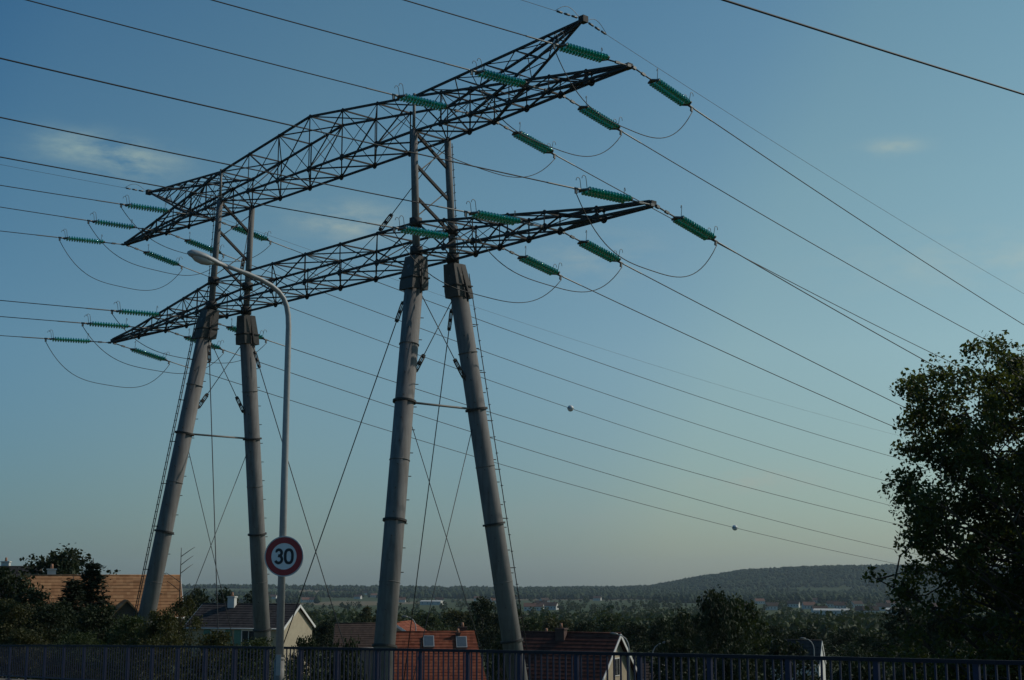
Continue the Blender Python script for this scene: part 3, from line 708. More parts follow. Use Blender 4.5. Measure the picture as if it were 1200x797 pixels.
def house(cx, cy, yaw, L, W, ze, zr, roof_m, wall_m, label, group=None, chim=(), wins=(), skyl=(), gable_win=0, over=.3, hip=0, name='house', porch=None, chim_m=None):
    """local x along the ridge, local -y the front; z 0 at the ground"""
    zg = gz(cx, cy) - .1
    o = thing(name, (cx, cy, zg), label, 'house', group); o.rotation_euler = (0, 0, yaw)
    e, r = ze - zg, zr - zg; hl, hw = L / 2, W / 2; b = MB(); b0 = -1.5
    V = [(-hl, -hw, b0), (hl, -hw, b0), (hl, hw, b0), (-hl, hw, b0), (-hl, -hw, e), (hl, -hw, e), (hl, hw, e), (-hl, hw, e), (-hl + hip, 0, r - .12), (hl - hip, 0, r - .12)]
    b.add(V, [(0, 1, 5, 4), (2, 3, 7, 6), (1, 2, 6, 9, 5), (3, 0, 4, 8, 7), (3, 2, 1, 0)]); b.build('wall', wall_m, o)
    rf = MB(); rise = r - e; ln = math.hypot(hw, rise); sl = Vector((0, hw / ln, rise / ln))
    nc = max(4, int((ln + over) / .36))
    for sgn in (-1, 1):
        u = Vector((0, -sgn * hw / ln, rise / ln)); nrm = Vector((0, sgn * rise / ln, hw / ln))
        top = Vector((0, 0, r))
        for k in range(nc):
            d0 = (ln + over) * k / nc; d1 = (ln + over) * (k + 1) / nc + .03
            hx0 = hl + over - hip * (1 - min(1, d0 / ln)) if hip else hl + over
            hx1 = hl + over - hip * (1 - min(1, d1 / ln)) if hip else hl + over
            p0, p1 = top - u * d0 + nrm * (.03), top - u * d1 + nrm * (.058)
            q0, q1 = p0 - nrm * .06, p1 - nrm * .06
            Vv = [p0 + Vector((-hx0, 0, 0)), p0 + Vector((hx0, 0, 0)), p1 + Vector((hx1, 0, 0)), p1 + Vector((-hx1, 0, 0)), q0 + Vector((-hx0, 0, 0)), q0 + Vector((hx0, 0, 0)), q1 + Vector((hx1, 0, 0)), q1 + Vector((-hx1, 0, 0))]
            f_ = [(0, 1, 2, 3), (7, 6, 5, 4), (3, 2, 6, 7), (0, 4, 5, 1), (1, 5, 6, 2), (0, 3, 7, 4)]
            rf.add(Vv, f_ if sgn == 1 else [x[::-1] for x in f_])
    if hip:
        for sx in (-1, 1):
            rf.add([(sx * (hl - hip + over), 0, r + .02), (sx * (hl + over), -hw - over * .8, e - over * .6), (sx * (hl + over), hw + over * .8, e - over * .6), (sx * (hl - hip + over) - sx * .1, 0, r - .1)], [(0, 1, 2) if sx > 0 else (2, 1, 0), (3, 2, 1) if sx > 0 else (1, 2, 3)])
    roof = rf.build('roof', roof_m, o)
    MB().poly([(-hl - over + hip, 0, r + .03), (hl + over - hip, 0, r + .03)], .075, 8).build('ridge_cap', roof_m, roof)
    if not hip:
        for sx in (-1, 1):
            for sgn in (-1, 1):
                u = Vector((0, -sgn * hw / ln, rise / ln)); nrm = Vector((0, sgn * rise / ln, hw / ln)); p = Vector((sx * (hl + over + .02), 0, r)); q = p - u * (ln + over)
                mid = (p + q) / 2 - nrm * .07
                MB().box(mid, (.04, .2, ln + over - .02), Matrix((Vector((1, 0, 0)), nrm, u)).transposed()).build('verge_board', wood_w if wall_m is not W_gr else wood_d, roof)
    for sgn in (-1, 1):
        MB().poly([(-hl - over, sgn * (hw + over * .85 + .05), e - over * .55), (hl + over, sgn * (hw + over * .85 + .05), e - over * .55)], .06, 6).build('gutter', wood_w, o)
    for (x, y, w, h) in chim:
        zc = r - rise * abs(y) / hw
        c = MB().box((x, y, zc + h / 2 - .4), (w, w * .8, h + .8)).box((x, y, zc + h + .04), (w + .12, w * .8 + .12, .1)).build('chimney', chim_m or brick_m, roof)
        MB().poly([(x, y, zc + h + .08), (x, y, zc + h + .42)], [.12, .09], 8).build('chimney_pot', pot_m, roof)
    for (x, w, zc, h) in wins:
        f = MB().box((x, -hw - .02, zc - zg), (w + .14, .06, h + .14)).build('window', wood_w, o)
        for sx in (-1, 1): MB().box((x + sx * w / 4, -hw - .055, zc - zg), (w / 2 - .06, .02, h - .06)).build('pane', pane_m, f)
        for sx in (-1, 1): MB().box((x + sx * (w * .75 + .1), -hw - .04, zc - zg), (w / 2, .05, h + .1)).build('shutter', shut, f)
    for (x, d) in skyl:
        u = Vector((0, hw / ln, rise / ln)); nrm = Vector((0, -rise / ln, hw / ln)); c = Vector((x, 0, r)) - u * d + nrm * .12
        rot = Matrix((Vector((1, 0, 0)), u, nrm)).transposed()
        f = MB().box(c, (.84, 1.3, .12), rot).build('skylight', galv, roof); MB().box(c + nrm * .068, (.7, 1.14, .012), rot).build('pane', sky_m, f)
    if gable_win:
        for zz in ([e + rise * .28] if gable_win == 1 else [e + rise * .3, e - 1.5]):
            f = MB().box((hl + .02, 0, zz), (.06, 1.0, 1.2)).build('window', wood_w, o)
            for sy in (-1, 1): MB().box((hl + .055, sy * .24, zz), (.02, .4, 1.06)).build('pane', pane_m, f)
    if porch:
        x, w, d, pr = porch; g = MB(); y0 = -hw - d; ee = pr - .85 * w / 1.0 * .62
        g.add([(x - w / 2, y0, b0), (x + w / 2, y0, b0), (x + w / 2, -hw + .5, b0), (x - w / 2, -hw + .5, b0), (x - w / 2, y0, ee), (x + w / 2, y0, ee), (x + w / 2, -hw + .5, ee), (x - w / 2, -hw + .5, ee), (x, y0, pr - .1), (x, 0, pr - .1)],
              [(0, 1, 5, 8, 4), (1, 2, 6, 5), (3, 0, 4, 7), (5, 6, 9, 8), (7, 4, 8, 9)]).build('porch', wood_d, o)
        pr_ = MB()
        for sx in (-1, 1):
            dv = Vector((sx * w / 2, 0, ee - pr)); nn_ = Vector((-(ee - pr) * sx, 0, w / 2)).normalized() * .05
            dv = dv * 1.18
            a_ = Vector((x, y0 - .25, pr)); c_ = Vector((x, 0, pr))
            pr_.add([a_ + nn_, a_ + dv + nn_, c_ + dv + nn_, c_ + nn_, a_ - nn_, a_ + dv - nn_, c_ + dv - nn_, c_ - nn_], [(0, 1, 2, 3), (7, 6, 5, 4), (0, 4, 5, 1), (1, 5, 6, 2), (2, 6, 7, 3)])
        pr_.build('porch_roof', roof_m, o)
    return o
def hplace(pl_, pr_, Y, yaw):      # centre of a ridge seen between two picture columns at depth Y
    xl, xr = xat(pl_, Y), xat(pr_, Y); return (xl + xr) / 2, (xr - xl) / math.cos(yaw)
HOUSES = 'houses below the road'
x, L = hplace(40, 200, 105, .33)
house(x, 105, .33, L, 7.4, zat(722, 101.5), zat(675, 105), T_or, W_cr, 'house with a sunlit orange tiled roof behind dark conifers', HOUSES, chim=((-3.6, .6, .6, .9),), porch=(1.5, 2.6, 1.5, 7.2), chim_m=W_wh, wins=((3.4, 1.1, -4.2, 1.2),))
x, L = hplace(-60, 42, 128, .05)
house(x, 128, .05, L, 8, zat(700, 124), zat(664.5, 128), T_sl, W_gr, 'dark roofed house behind the leafy tree beside the orange roof', HOUSES, chim=((1.0, .4, .7, .7),), chim_m=W_wh)
x, L = hplace(238, 352, 122, -.26)
house(x, 122, -.26, L, 6.4, zat(735, 118.5), zat(708.5, 122), T_sl, W_cr, 'house with dark slate roof, cream gable and white chimney', HOUSES, chim=((-1.6, -.35, .62, .8),), chim_m=W_wh, wins=((-1.4, 1.2, zat(748, 118), 1.2), (1.4, 1.2, zat(748, 118), 1.2)), over=.22)
x, L = hplace(398, 452, 132, .08)
house(x, 132, .08, L, 7, zat(757, 129), zat(731, 132), T_br, W_gr, 'low house with plain brown roof between the pylon legs', HOUSES)
x, L = hplace(446, 562, 112, .10)
house(x, 112, .10, L, 10.5, zat(808, 107), zat(741, 112), T_red, W_wh, 'house with bright red tiled roof and two skylights', HOUSES, chim=((2.6, .25, .6, .5), (2.2, -.5, .3, .25)), skyl=((-.1, 1.25), (2.45, 1.35)), hip=.7)
x, L = hplace(462, 480, 124, 1.3)
house(x, 126, 1.35, 5, 2.6, zat(741, 124), zat(730, 124), T_red, W_cr, 'small red tiled gable peeking over the skylight roof', HOUSES, over=.2)
x, L = hplace(612, 719, 98, -.46)
house(x, 98, -.46, L, 7.2, zat(800, 95), zat(742, 98), T_dk, W_cr, 'house with dark red tiled roof, pale gable and brick chimney', HOUSES, chim=((-.35, -.4, .65, .6), (-1.9, .5, .42, .3)), gable_win=2, over=.35)
x, L = hplace(905, 957.5, 138, -.38)
house(x, 138, -.38, L, 3.6, zat(778, 137), zat(750.5, 138), T_sl, W_wh, 'dark roofed house with a narrow bright white gable', HOUSES, over=.06)
x, L = hplace(752, 772, 108, -.3)
house(x, 108, -.3, L, 4, zat(795, 107), zat(777, 108), T_br, W_wh, 'small white walled shed below the road railing', HOUSES, over=.2)

# ------------------------------------------------------------------ small street lamps down in the streets
def small_lamp(px, ytop, Y, flip, label):
    x = xat(px, Y); g = gz(x, Y); top = zat(ytop, Y) - g
    o = thing('street_lamp', (x, Y, g), label, 'street lamp', 'small street lamps among the houses')
    sx = -1 if flip else 1
    P_ = [(0, 0, 0), (0, 0, top - .9), (sx * .05, 0, top - .55), (sx * .2, 0, top - .25), (sx * .45, 0, top - .05), (sx * .75, 0, top + .03)]
    MB().poly(P_, [.065, .045, .04, .036, .032, .03], 8).build('pole', galv, o)
    MB().poly([(sx * .7, 0, top + .03), (sx * .8, 0, top + .05), (sx * 1.05, 0, top + .09), (sx * 1.2, 0, top + .1)], [.035, .07, .075, .035], 8).build('lamp_head', sleeve_m, o)
small_lamp(488, 723.5, 120, True, 'small street lamp rising behind the red skylight roof')
small_lamp(736, 744, 92, True, 'small street lamp beside the pale gable of the dark red roof')
small_lamp(763, 754, 100, False, 'small street lamp above the white walled shed')
small_lamp(951, 749, 125, True, 'small street lamp next to the narrow white gable')

# ------------------------------------------------------------------ trees and shrubs
bark = mat('bark', (.07, .055, .042), .95, noise=(.04, .032, .025), scale=7, bump=.6)
LEAF = {
 'big': mat('leaf_broad', (.048, .062, .015), .55, trans=.42, island=.38, spec=.35),
 'mid': mat('leaf_mid', (.036, .052, .017), .65, trans=.18, island=.35, spec=.2),
 'dark': mat('leaf_dark', (.022, .032, .012), .7, trans=.12, island=.35, spec=.2),
 'olive': mat('leaf_olive', (.055, .057, .02), .65, trans=.22, island=.35, spec=.2),
 'conifer': mat('needle_dark', (.017, .026, .012), .7, trans=.08, island=.3, spec=.2),
 'blue': mat('leaf_far', (.034, .052, .024), .85, trans=.1, island=.4, spec=.1)}
def skeleton(rng, H, rad, z0, limbs, lean=(0, 0), r0=None, twigs=4):
    """trunk and limb polylines with radii, and twig ends where leaf clusters grow; rad(z) the crown radius"""
    r0 = r0 or H * .016
    tr = [np.array([lean[0] * (k / 8) ** 1.4 + rng.normal(0, .012) * H * .3 * (k > 0), lean[1] * (k / 8) ** 1.4 + rng.normal(0, .012) * H * .3 * (k > 0), H * .95 * k / 8]) for k in range(9)]
    lines = [(tr, [max(.012, r0 * (1 - .92 * k / 8)) for k in range(9)])]; tips = []
    for i in range(limbs):
        f = (i + .5) / limbs; z = z0 + (H * .93 - z0) * f; k = z / (H * .95) * 8; k0 = min(7, int(k)); b = tr[k0] + (tr[k0 + 1] - tr[k0]) * (k - k0)
        a = i * 2.4 + rng.uniform(-.5, .5); uf = rng.uniform(.25, .75); R_ = rad(z)
        for _ in range(3): R_ = max(.2, .5 * R_ + .5 * rad(min(z + uf * R_, H * .99)))
        R_ *= rng.uniform(.66, 1.06); up = R_ * uf
        d = np.array([math.cos(a), math.sin(a), 0]); P_ = [b]
        for q in (.35, .7, 1.0): P_.append(b + d * R_ * q + np.array([0, 0, up * q ** 1.3]) + rng.normal(0, .05 * R_, 3))
        rl = max(.02, r0 * (1 - .85 * f) * .42); lines.append((P_, [rl, rl * .7, rl * .4, .012])); tips.append((P_[-1], .42))
        for j in range(twigs):
            q = rng.uniform(.35, 1); seg = q * 3; s0 = min(2, int(seg)); c = P_[s0] + (P_[s0 + 1] - P_[s0]) * (seg - s0)
            e = c + rng.normal(0, 1, 3).clip(-1.5, 1.5) * min(R_, 2.4) * np.array([.26, .26, .22]) + np.array([0, 0, .08 * R_]); 
            if math.hypot(e[0] - b[0], e[1] - b[1]) > rad(min(e[2], H)) * 1.06 + .1 or e[2] > H: continue
            lines.append(([c, (c + e) / 2 + rng.normal(0, .03 * R_, 3), e], [rl * .35, rl * .25, .01])); tips.append((e, .36))
    tips.append((tr[-1], .4))
    return lines, tips
def tree_meshes(seed, H, rad, z0, limbs, leaf, per, csize, lean=(0, 0), r0=None, twigs=4, sides=6, squash=.8):
    rng = np.random.default_rng(seed); lines, tips = skeleton(rng, H, rad, z0, limbs, lean, r0, twigs)
    t = MB()
    for P_, rr_ in lines: t.poly([Vector(p) for p in P_], rr_, 8 if len(P_) > 5 else sides, caps=False)
    C = []
    for p, s in tips:
        n = max(3, int(per * rng.uniform(.55, 1.35))); q = rng.normal(size=(n, 3)); q /= np.linalg.norm(q, axis=1)[:, None]
        q *= (rng.uniform(0, 1, n) ** .45)[:, None] * csize * rng.uniform(.6, 1.25); q[:, 2] *= squash; C.append(np.asarray(p) + q)
    V, Q = leaf_quads(rng, np.concatenate(C), leaf)
    return t.mesh('trunk'), np_mesh('crown', V, Q)
def plant(me, loc, m, label, cat='tree', group=None, name='tree', rot=0, sc=1.0):
    o = thing(name, loc, label, cat, group); o.rotation_euler = (0, 0, rot); o.scale = (sc, sc, sc) if not isinstance(sc, tuple) else sc
    t, c = me
    link('trunk' if cat == 'tree' else 'stem', t, bark, o); k = link('crown' if cat == 'tree' else 'foliage', c, None, o)
    if not c.materials: c.materials.append(m)
    elif c.materials[0] is not m:
        k.data = c
        k.material_slots[0].link = 'OBJECT'; k.material_slots[0].material = m
    return o
# the big tree at the right edge
bx_, by_ = xat(1238, 27), 27.0; bz = gz(bx_, by_) - .1; Hb = 4.45 - bz
def rad_big(z):
    return float(np.interp(z + bz, [-6, -4, -2.5, -1, .3, 1, 2, 3.2, 4.1, 4.8, 5.5], [1, 2, 2.8, 3.35, 3.5, 3.25, 3.05, 2.8, 2.2, 1.1, .4]))
plant(tree_meshes(11, Hb, rad_big, 1.0, 145, .095, 120, .36, lean=(.1, .2), r0=.22, twigs=7), (bx_, by_, bz), LEAF['big'], 'big leafy tree rising in front of the cables at the railing', name='broadleaf_tree')
# a second stem close by fills the lower right
b2x, b2y = xat(1150, 40), 40.
E_ = 'trees and shrubs on the slope below the road'
def rad_ell(H, R_, lo=.1, p=1.0): return lambda z: R_ * max(.12, math.sin(math.pi * min(1, max(0, (z / H - lo) / (1 - lo))) ** p)) ** .7
PROTO = {
 'broad_a': tree_meshes(21, 10, rad_ell(10, 3.6), 2.0, 26, .32, 46, .85, twigs=3, sides=5),
 'broad_b': tree_meshes(22, 9, rad_ell(9, 4.1, .05), 1.4, 28, .32, 46, .9, twigs=3, sides=5),
 'broad_c': tree_meshes(23, 12, rad_ell(12, 3.3, .08), 2.0, 30, .32, 44, .85, twigs=3, sides=5),
 'poplar': tree_meshes(24, 15, rad_ell(15, 2.1, .06, .8), 1.5, 34, .34, 42, .7, twigs=3, sides=5),
 'shrub_a': tree_meshes(31, 4, rad_ell(4, 2.0, .0, .8), .3, 26, .13, 60, .48, r0=.06, twigs=4, sides=5),
 'shrub_b': tree_meshes(32, 4, rad_ell(4, 2.4, .0, .7), .3, 28, .12, 60, .48, r0=.05, twigs=4, sides=5),
 'loose': tree_meshes(33, 6.5, rad_ell(6.5, 2.0, .1), 1.2, 22, .14, 56, .42, r0=.09, twigs=4, sides=5)}
def conifer_meshes(seed, H, R_):
    rng = np.random.default_rng(seed); t = MB(); t.poly([(0, 0, 0), (.05, 0, H * .5), (0, 0, H)], [H * .02, H * .012, .01], 8); C = []; A = []
    nw = 26
    for i in range(nw):
        f = i / nw; z = .5 + (H - .6) * f; r = R_ * (1 - f) ** 1.05 * rng.uniform(.6, 1.25) + .05
        for j in range(6):
            a = rng.uniform(0, 6.28); d = np.array([math.cos(a), math.sin(a), .12 + .35 * f]); e = np.array([0, 0, z]) + d * r * rng.uniform(.75, 1.1)
            t.poly([(0, 0, z), Vector(e)], [.03, .008], 4, caps=False)
            n = int(26 + 60 * (1 - f)); u = rng.uniform(.12, 1, n)[:, None]
            C.append(np.array([0, 0, z]) + (e - [0, 0, z]) * u + rng.normal(0, 1, (n, 3)) * np.array([.10, .10, .07]) * (1.3 - u * .6) - np.array([0, 0, .10]) * u)
    V, Q = leaf_quads(rng, np.concatenate(C), .20, flat=.3, aspect=.35); return t.mesh('trunk'), np_mesh('crown', V, Q)
con = conifer_meshes(41, 7.5, 1.6)
def put(kind, px, ytop, Y, leafk, label, group=None, wpx=None, name=None, cat='tree', rot=None, H0=None):
    """scale a prototype so that its top shows at ytop and it stands on the ground at depth Y"""
    me = con if kind == 'conifer' else PROTO[kind]
    co = np.empty(len(me[1].vertices) * 3, np.float32); me[1].vertices.foreach_get('co', co); co = co.reshape(-1, 3)
    H0 = float(co[:, 2].max()); R0_ = float(np.percentile(np.abs(co[:, 0]), 97))
    x = xat(px, Y); g = gz(x, Y) - .08; s = (zat(ytop, Y) - g) / H0
    sw = s if wpx is None else wpx / 1661 * Y / 2 / R0_
    return plant(me, (x, Y, g), LEAF[leafk], label, cat, group, name or {'conifer': 'conifer', 'poplar': 'poplar_tree'}.get(kind, 'broadleaf_tree' if cat == 'tree' else 'shrub'), rot if rot is not None else (px * 1.7) % 6.28, (sw, sw, s))
# left group
put('conifer', 108, 657, 62, 'conifer', 'spiky dark conifer standing in front of the orange roof', wpx=98)
put('conifer', 86, 677, 58, 'conifer', 'shorter dark conifer beside the spiky one before the orange roof', wpx=84)
put('broad_b', 72, 636, 122, 'dark', 'round crowned tree touching the left end of the orange roof ridge', wpx=128)
put('broad_c', 38, 688, 60, 'dark', 'dense dark tree crowding the shorter conifer', wpx=80)
put('broad_b', 8, 658, 66, 'dark', 'dark tree in front of the slate roofed house', wpx=95)
put('shrub_a', 12, 700, 54, 'olive', 'olive green bush behind the far end of the railing', E_, wpx=90, cat='shrub')
put('shrub_b', 62, 700, 55, 'dark', 'dark green bush under the shorter conifer', E_, wpx=110, cat='shrub')
put('shrub_a', 118, 706, 53, 'dark', 'dark bush under the spiky conifer', E_, wpx=100, cat='shrub')
put('shrub_b', 160, 716, 50, 'mid', 'low green bush hiding the foot of the ladder leg', E_, wpx=100, cat='shrub')
put('loose', 214, 696, 50, 'olive', 'loose yellowish shrub right of the ladder leg', E_, wpx=64, cat='shrub')
put('shrub_a', 190, 712, 47, 'olive', 'olive bush at the foot of the ladder leg', E_, wpx=70, cat='shrub')
put('shrub_a', 258, 737, 43, 'olive', 'low olive bush below the slate roofed house', E_, wpx=80, cat='shrub')
put('shrub_b', 302, 743, 40, 'mid', 'low green bush at the second pylon leg', E_, wpx=90, cat='shrub')
put('shrub_a', 360, 742, 44, 'dark', 'dark rounded bush below the cream gable', E_, wpx=60, cat='shrub')
put('shrub_b', 405, 738, 52, 'dark', 'dark bush between the cream gable and the brown roof', E_, wpx=80, cat='shrub')
put('shrub_a', 30, 735, 49, 'olive', 'leafy bush pressed against the far railing end', E_, wpx=80, cat='shrub')
put('shrub_b', 95, 738, 47, 'mid', 'green bush close behind the railing before the conifers', E_, wpx=90, cat='shrub')
# bare twiggy plant by the ladder leg
tw = MB(); rt = random.Random(8); wx = xat(211, 60); wg = gz(wx, 60); wt = zat(642, 60) - wg
o = thing('bare_sapling', (wx, 60, wg), 'thin bare sapling standing up beside the ladder leg', 'sapling')
tw.poly([(0, 0, 0), (.03, 0, wt * .5), (0, 0, wt)], [.06, .045, .012], 6).build('stem', bark, o)
for k in range(9):
    z = wt * (.62 + .042 * k); a = rt.uniform(0, 6.28); l = rt.uniform(.4, 1.0)
    MB().poly([(0, 0, z), (l * .6 * math.cos(a), l * .6 * math.sin(a), z + .25), (l * math.cos(a), l * math.sin(a), z + .4)], [.018, .014, .008], 5).build('twig', bark, o)
# midground trees, each where it shows between the roofs
M_ = 'trees among the houses'
mids = [('broad_b', 232, 684, 160, 'dark', 50), ('broad_a', 265, 686, 175, 'dark', 50), ('broad_c', 300, 690, 190, 'dark', 46),
 ('broad_a', 385, 722, 150, 'dark', 60), ('broad_b', 420, 720, 165, 'dark', 66), ('broad_a', 455, 713, 210, 'olive', 60), ('poplar', 430, 709, 260, 'olive', 22), ('poplar', 446, 710, 262, 'mid', 22),
 ('broad_b', 500, 714, 230, 'mid', 64), ('broad_a', 535, 712, 240, 'olive', 60), ('broad_c', 566, 698, 150, 'dark', 56), ('broad_a', 596, 706, 145, 'dark', 50), ('broad_b', 622, 712, 180, 'mid', 56),
 ('broad_a', 650, 714, 210, 'olive', 60), ('broad_b', 685, 716, 190, 'dark', 64), ('broad_c', 715, 712, 200, 'mid', 50), ('broad_a', 742, 718, 150, 'dark', 60), ('broad_b', 775, 712, 130, 'dark', 66),
 ('broad_b', 838, 683, 95, 'dark', 92), ('broad_a', 868, 694, 100, 'mid', 60), ('broad_a', 805, 704, 104, 'dark', 62), ('broad_b', 900, 722, 150, 'dark', 70), ('broad_a', 940, 726, 160, 'dark', 66), ('broad_b', 985, 726, 170, 'dark', 74),
 ('broad_a', 1020, 728, 150, 'mid', 70), ('broad_c', 1062, 704, 110, 'dark', 90), ('broad_b', 1110, 696, 90, 'dark', 120), ('broad_a', 1165, 728, 85, 'mid', 80), ('broad_b', 1205, 722, 80, 'dark', 90),
 ('broad_a', 790, 735, 84, 'dark', 70), ('broad_b', 860, 738, 78, 'dark', 90), ('broad_a', 916, 735, 82, 'dark', 74), ('broad_b', 1000, 748, 70, 'dark', 100), ('broad_a', 1070, 744, 62, 'dark', 90), ('broad_b', 1140, 742, 56, 'dark', 100), ('broad_a', 590, 738, 92, 'dark', 40)]
LABM = ['dark tree behind the white chimney of the slate roof', 'dark tree over the ridge of the slate roof', 'dark tree behind the speed sign pole, above the slate roof', 'dark tree right behind the cream gable', 'dark tree over the plain brown roof',
 'light olive tree beside the two slim poplars', 'slim light olive poplar behind the brown roof', 'slim green poplar twin of the olive one behind the brown roof', 'green tree behind the small street lamp and skylight roof', 'light olive tree above the skylight roof ridge',
 'dark tree behind the chimney of the skylight roof', 'dark tree showing just left of the near ladder leg', 'green tree showing just right of the near ladder leg', 'light olive tree behind the brick chimney of the dark red roof', 'dark tree behind the ridge of the dark red roof',
 'green tree over the pale gable of the dark red roof', 'dark tree beyond the lamp beside the pale gable', 'dark tree above the white walled shed', 'largest dark rounded tree standing below the wooded hill', 'green tree leaning on the largest dark rounded tree',
 'dark tree between the shed and the largest rounded tree', 'dark tree left of the narrow white gable', 'dark tree behind the narrow white gable', 'dark tree right of the narrow white gable', 'green tree at the foot of the big leafy tree crown', 'tall dark tree seen through the big leafy tree',
 'wide dark tree low behind the big leafy tree', 'green tree low behind the big leafy tree trunk', 'dark tree close beside the big leafy tree trunk', 'low dark tree in front of the shed trees', 'low dark tree under the largest rounded tree', 'low dark tree before the lamp and narrow white gable',
 'low wide dark tree between the narrow gable and the big leafy tree', 'low dark tree under the left limbs of the big leafy tree', 'low dark tree at the big leafy tree trunk', 'small dark tree at the chimney end of the skylight roof']
for (k_, px, yt, Y_, lf, w), lab in zip(mids, LABM): put(k_, px, yt + (7 if 600 < px < 1030 and px not in (838, 868) else 0), Y_, lf, lab, M_, w)

# ------------------------------------------------------------------ valley: far houses, woods and hill forest
def far_point(px, py, lift=0):
    d = pix_dir(px, py)
    for r in np.geomspace(250, 6000, 400):
        t = r / math.hypot(d.x, d.y); p = d * t
        if p.z - lift <= gz(p.x, p.y): return p.x, p.y
    t = 3000 / math.hypot(d.x, d.y); return d.x * t, d.y * t
far_w = mat('far_house_wall', (.55, .53, .48), .9, noise=(.46, .44, .4), scale=.4)
T_far = tile_mat('faded_far_roof', (.13, .06, .04), (.17, .085, .06), (.22, .12, .085))
fh = {}
def far_house_mesh(kind):
    L, W, e, r = (16, 9, 5.5, 9.5) if kind != 'hall' else (34, 14, 6, 7.5)
    b = MB(); hl, hw = L / 2, W / 2
    b.add([(-hl, -hw, -3), (hl, -hw, -3), (hl, hw, -3), (-hl, hw, -3), (-hl, -hw, e), (hl, -hw, e), (hl, hw, e), (-hl, hw, e), (-hl, 0, r - .2), (hl, 0, r - .2)], [(0, 1, 5, 4), (2, 3, 7, 6), (1, 2, 6, 9, 5), (3, 0, 4, 8, 7)])
    rf = MB()
    for sg in (-1, 1):
        rf.add([(-hl - .4, 0, r), (hl + .4, 0, r), (hl + .4, sg * (hw + .5), e - .3), (-hl - .4, sg * (hw + .5), e - .3), (-hl - .4, 0, r - .3), (hl + .4, 0, r - .3), (hl + .4, sg * (hw + .5), e - .6), (-hl - .4, sg * (hw + .5), e - .6)], [(0, 1, 2, 3), (7, 6, 5, 4), (3, 2, 6, 7), (0, 3, 7, 4), (1, 5, 6, 2)])
    rf.box((hl * .5, 0, r + .5), (.9, .7, 1.6))
    w = MB()
    for k in range(4): w.box((-hl + L * (k + .5) / 4, -hw - .03, e * .55), (1.2, .08, 1.6))
    return b.mesh('wall'), rf.mesh('roof'), w.mesh('window')
for k in ('house', 'hall'): fh[k] = far_house_mesh(k)
for me in fh['house'] + fh['hall']: pass
fars = [(428.5, 697, 1, .3), (438, 700, 0, .8), (419.5, 702, 0, .1), (506, 709, 2, .2), (515, 706, 1, .5), (358, 706, 0, .9), (365, 706, 0, .2), (638, 707, 1, 1.1), (629, 716, 0, .3), (622, 716, 0, .5), (646, 715, 0, .1), (634, 712, 1, .4),
        (975, 722, 2, .2), (961, 721, 1, .6), (1004, 712, 1, .9), (1012, 721, 1, .1), (1020, 721, 1, .5), (976, 712, 1, .4), (1059, 721, 2, .1), (948, 714, 0, .6), (985, 714, 0, .2), (890, 708, 0, .7), (700, 704, 0, .2), (930, 712, 1, .1), (1035, 716, 1, .4),
        (1130, 719, 1, .2), (1176, 720, 2, .05), (1100, 716, 0, .4), (560, 704, 0, .4), (580, 707, 0, .9), (470, 706, 0, .5), (320, 702, 0, .3), (870, 716, 0, .3), (905, 715, 1, .6), (1045, 711, 0, .5), (955, 707, 0, .2)]
LF = {0: 'tiny red roofed house far across the valley', 1: 'tiny bright white house far across the valley', 2: 'long pale hall far across the valley'}
for px, py, k, yw in fars:
    x, y = far_point(px, py); 
    o = thing('far_house', (x, y, gz(x, y) - .3), LF[k], 'house', 'houses across the valley'); o.rotation_euler = (0, 0, yw - .5)
    w, r, wi = fh['hall' if k == 2 else 'house']
    for nm, me, m in (('wall', w, far_w), ('roof', r, far_w if k == 2 else (T_far if k == 0 else T_br)), ('window', wi, pane_m)):
        c = link(nm, me, None, o)
        if not me.materials: me.materials.append(m)
        c.material_slots[0].link = 'OBJECT'; c.material_slots[0].material = m
FAR_XY = np.array([far_point(px, py) for px, py, _, _ in fars])
rng = np.random.default_rng(77)
def scatter(n, r0, r1, a0, a1, keep):
    a = rng.uniform(a0, a1, n); r = np.sqrt(rng.uniform(r0 * r0, r1 * r1, n)) if r1 / r0 < 2 else np.exp(rng.uniform(math.log(r0), math.log(r1), n))
    x, y = r * np.sin(a), r * np.cos(a); k = keep(x, y, r, a); return x[k], y[k]
def patch(x, y, s=260.):
    return np.sin(x / s + 1.3 * np.sin(y / s * .6)) + np.sin(y / (s * .55) + .7 + 1.1 * np.cos(x / s * .8))
def clear_of_houses(x, y, r):
    """keep the line of sight from the road to the far houses"""
    ok = np.ones(len(x), bool); a = np.arctan2(x, y)
    for hx, hy in FAR_XY:
        hr = math.hypot(hx, hy); ok &= ~((np.abs(a - math.atan2(hx, hy)) < 9. / hr) & (r < hr + 15) & (r > hr * .72))
    return ok
# woods of the valley floor as leaf clumps
x, y = scatter(3400, 420, 2600, -.47, .47, lambda x, y, r, a: (patch(x, y) > -.45) & clear_of_houses(x, y, r))
z = ground(x, y); nt_ = len(x); per = 70
hgt = rng.uniform(5, 10.5, nt_); rad = hgt * rng.uniform(.32, .5, nt_)
q = rng.normal(size=(nt_, per, 3)); q /= np.linalg.norm(q, axis=2)[..., None]; q *= rng.uniform(.35, 1, (nt_, per, 1)) ** .5
lump = rng.normal(0, .28, (nt_, 5, 3)); q = q * .78 + lump[np.arange(nt_)[:, None], rng.integers(0, 5, (nt_, per))]
C = np.stack([x[:, None] + q[..., 0] * rad[:, None], y[:, None] + q[..., 1] * rad[:, None], (z + hgt * .52)[:, None] + q[..., 2] * hgt[:, None] * .5], -1).reshape(-1, 3)
V, Q = leaf_quads(rng, C, 2.1, aspect=.8)
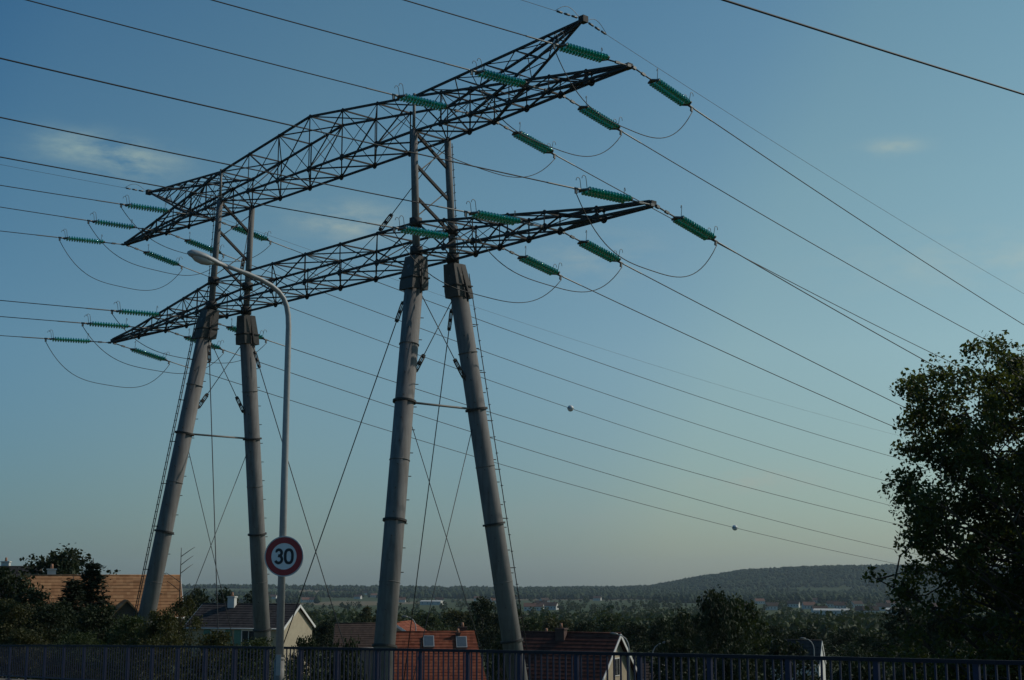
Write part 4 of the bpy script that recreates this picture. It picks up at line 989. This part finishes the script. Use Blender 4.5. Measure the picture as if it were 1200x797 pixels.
tag(link('valley_woods', np_mesh('valley_woods', V, Q), LEAF['mid']), 'scattered green woods covering the valley floor', 'woods', kind='stuff')
# far forest and the wooded hill
def keep_far(x, y, r, a):
    px = 600 + 1661 * np.tan(a); hill = (px > 740) & (r > 4150)
    field = (np.abs(px - 955 + 14 * np.sin(r * .011)) < 38 + 9 * np.sin(r * .023)) & (r > 3700) & (r < 4150)
    return (hill | (patch(x, y, 330) > -.25)) & ~field & clear_of_houses(x, y, r)
x, y = scatter(30000, 2500, 5600, -.46, .46, keep_far)
xh, yh = scatter(9000, 4100, 5300, .085, .46, lambda x, y, r, a: r > 0); x, y = np.concatenate([x, xh]), np.concatenate([y, yh])
ico = bpy.data.meshes.new('tmp'); import bmesh
bmm = bmesh.new(); bmesh.ops.create_icosphere(bmm, subdivisions=1, radius=1); bmm.verts.ensure_lookup_table()
IV = np.array([v.co[:] for v in bmm.verts]); IF = np.array([[v.index for v in f.verts] for f in bmm.faces]); bmm.free()
z = ground(x, y); n = len(x); hgt = rng.uniform(7, 15, n); rad = hgt * rng.uniform(.35, .6, n)
V = IV[None] * (1 + rng.normal(0, .16, (n, len(IV), 1))); V = V * np.stack([rad, rad, hgt * .55], -1)[:, None, :] + np.stack([x, y, z + hgt * .5], -1)[:, None, :]
Fq = (IF[None] + (np.arange(n) * len(IV))[:, None, None]).reshape(-1, 3)
tag(link('distant_forest', np_mesh('distant_forest', V.reshape(-1, 3), Fq), LEAF['blue']), 'dark forest over the far plain and the wooded hill', 'forest', kind='stuff')

# ------------------------------------------------------------------ haze: one closed box of thin even air
hb = MB().box((0, 0, 0), (18600, 18600, 190)).build('haze', None, loc=(0, 0, 30))
hm = bpy.data.materials.new('haze_air'); hm.use_nodes = True; t = hm.node_tree; t.nodes.clear()
pv = t.nodes.new('ShaderNodeVolumePrincipled'); pv.inputs['Color'].default_value = (.72, .88, 1, 1); pv.inputs['Density'].default_value = .000042; pv.inputs['Anisotropy'].default_value = .2
mo = t.nodes.new('ShaderNodeOutputMaterial'); t.links.new(pv.outputs[0], mo.inputs['Volume'])
hb.data.materials.append(hm); tag(hb, 'thin pale air lying over the whole valley', 'haze', kind='stuff')
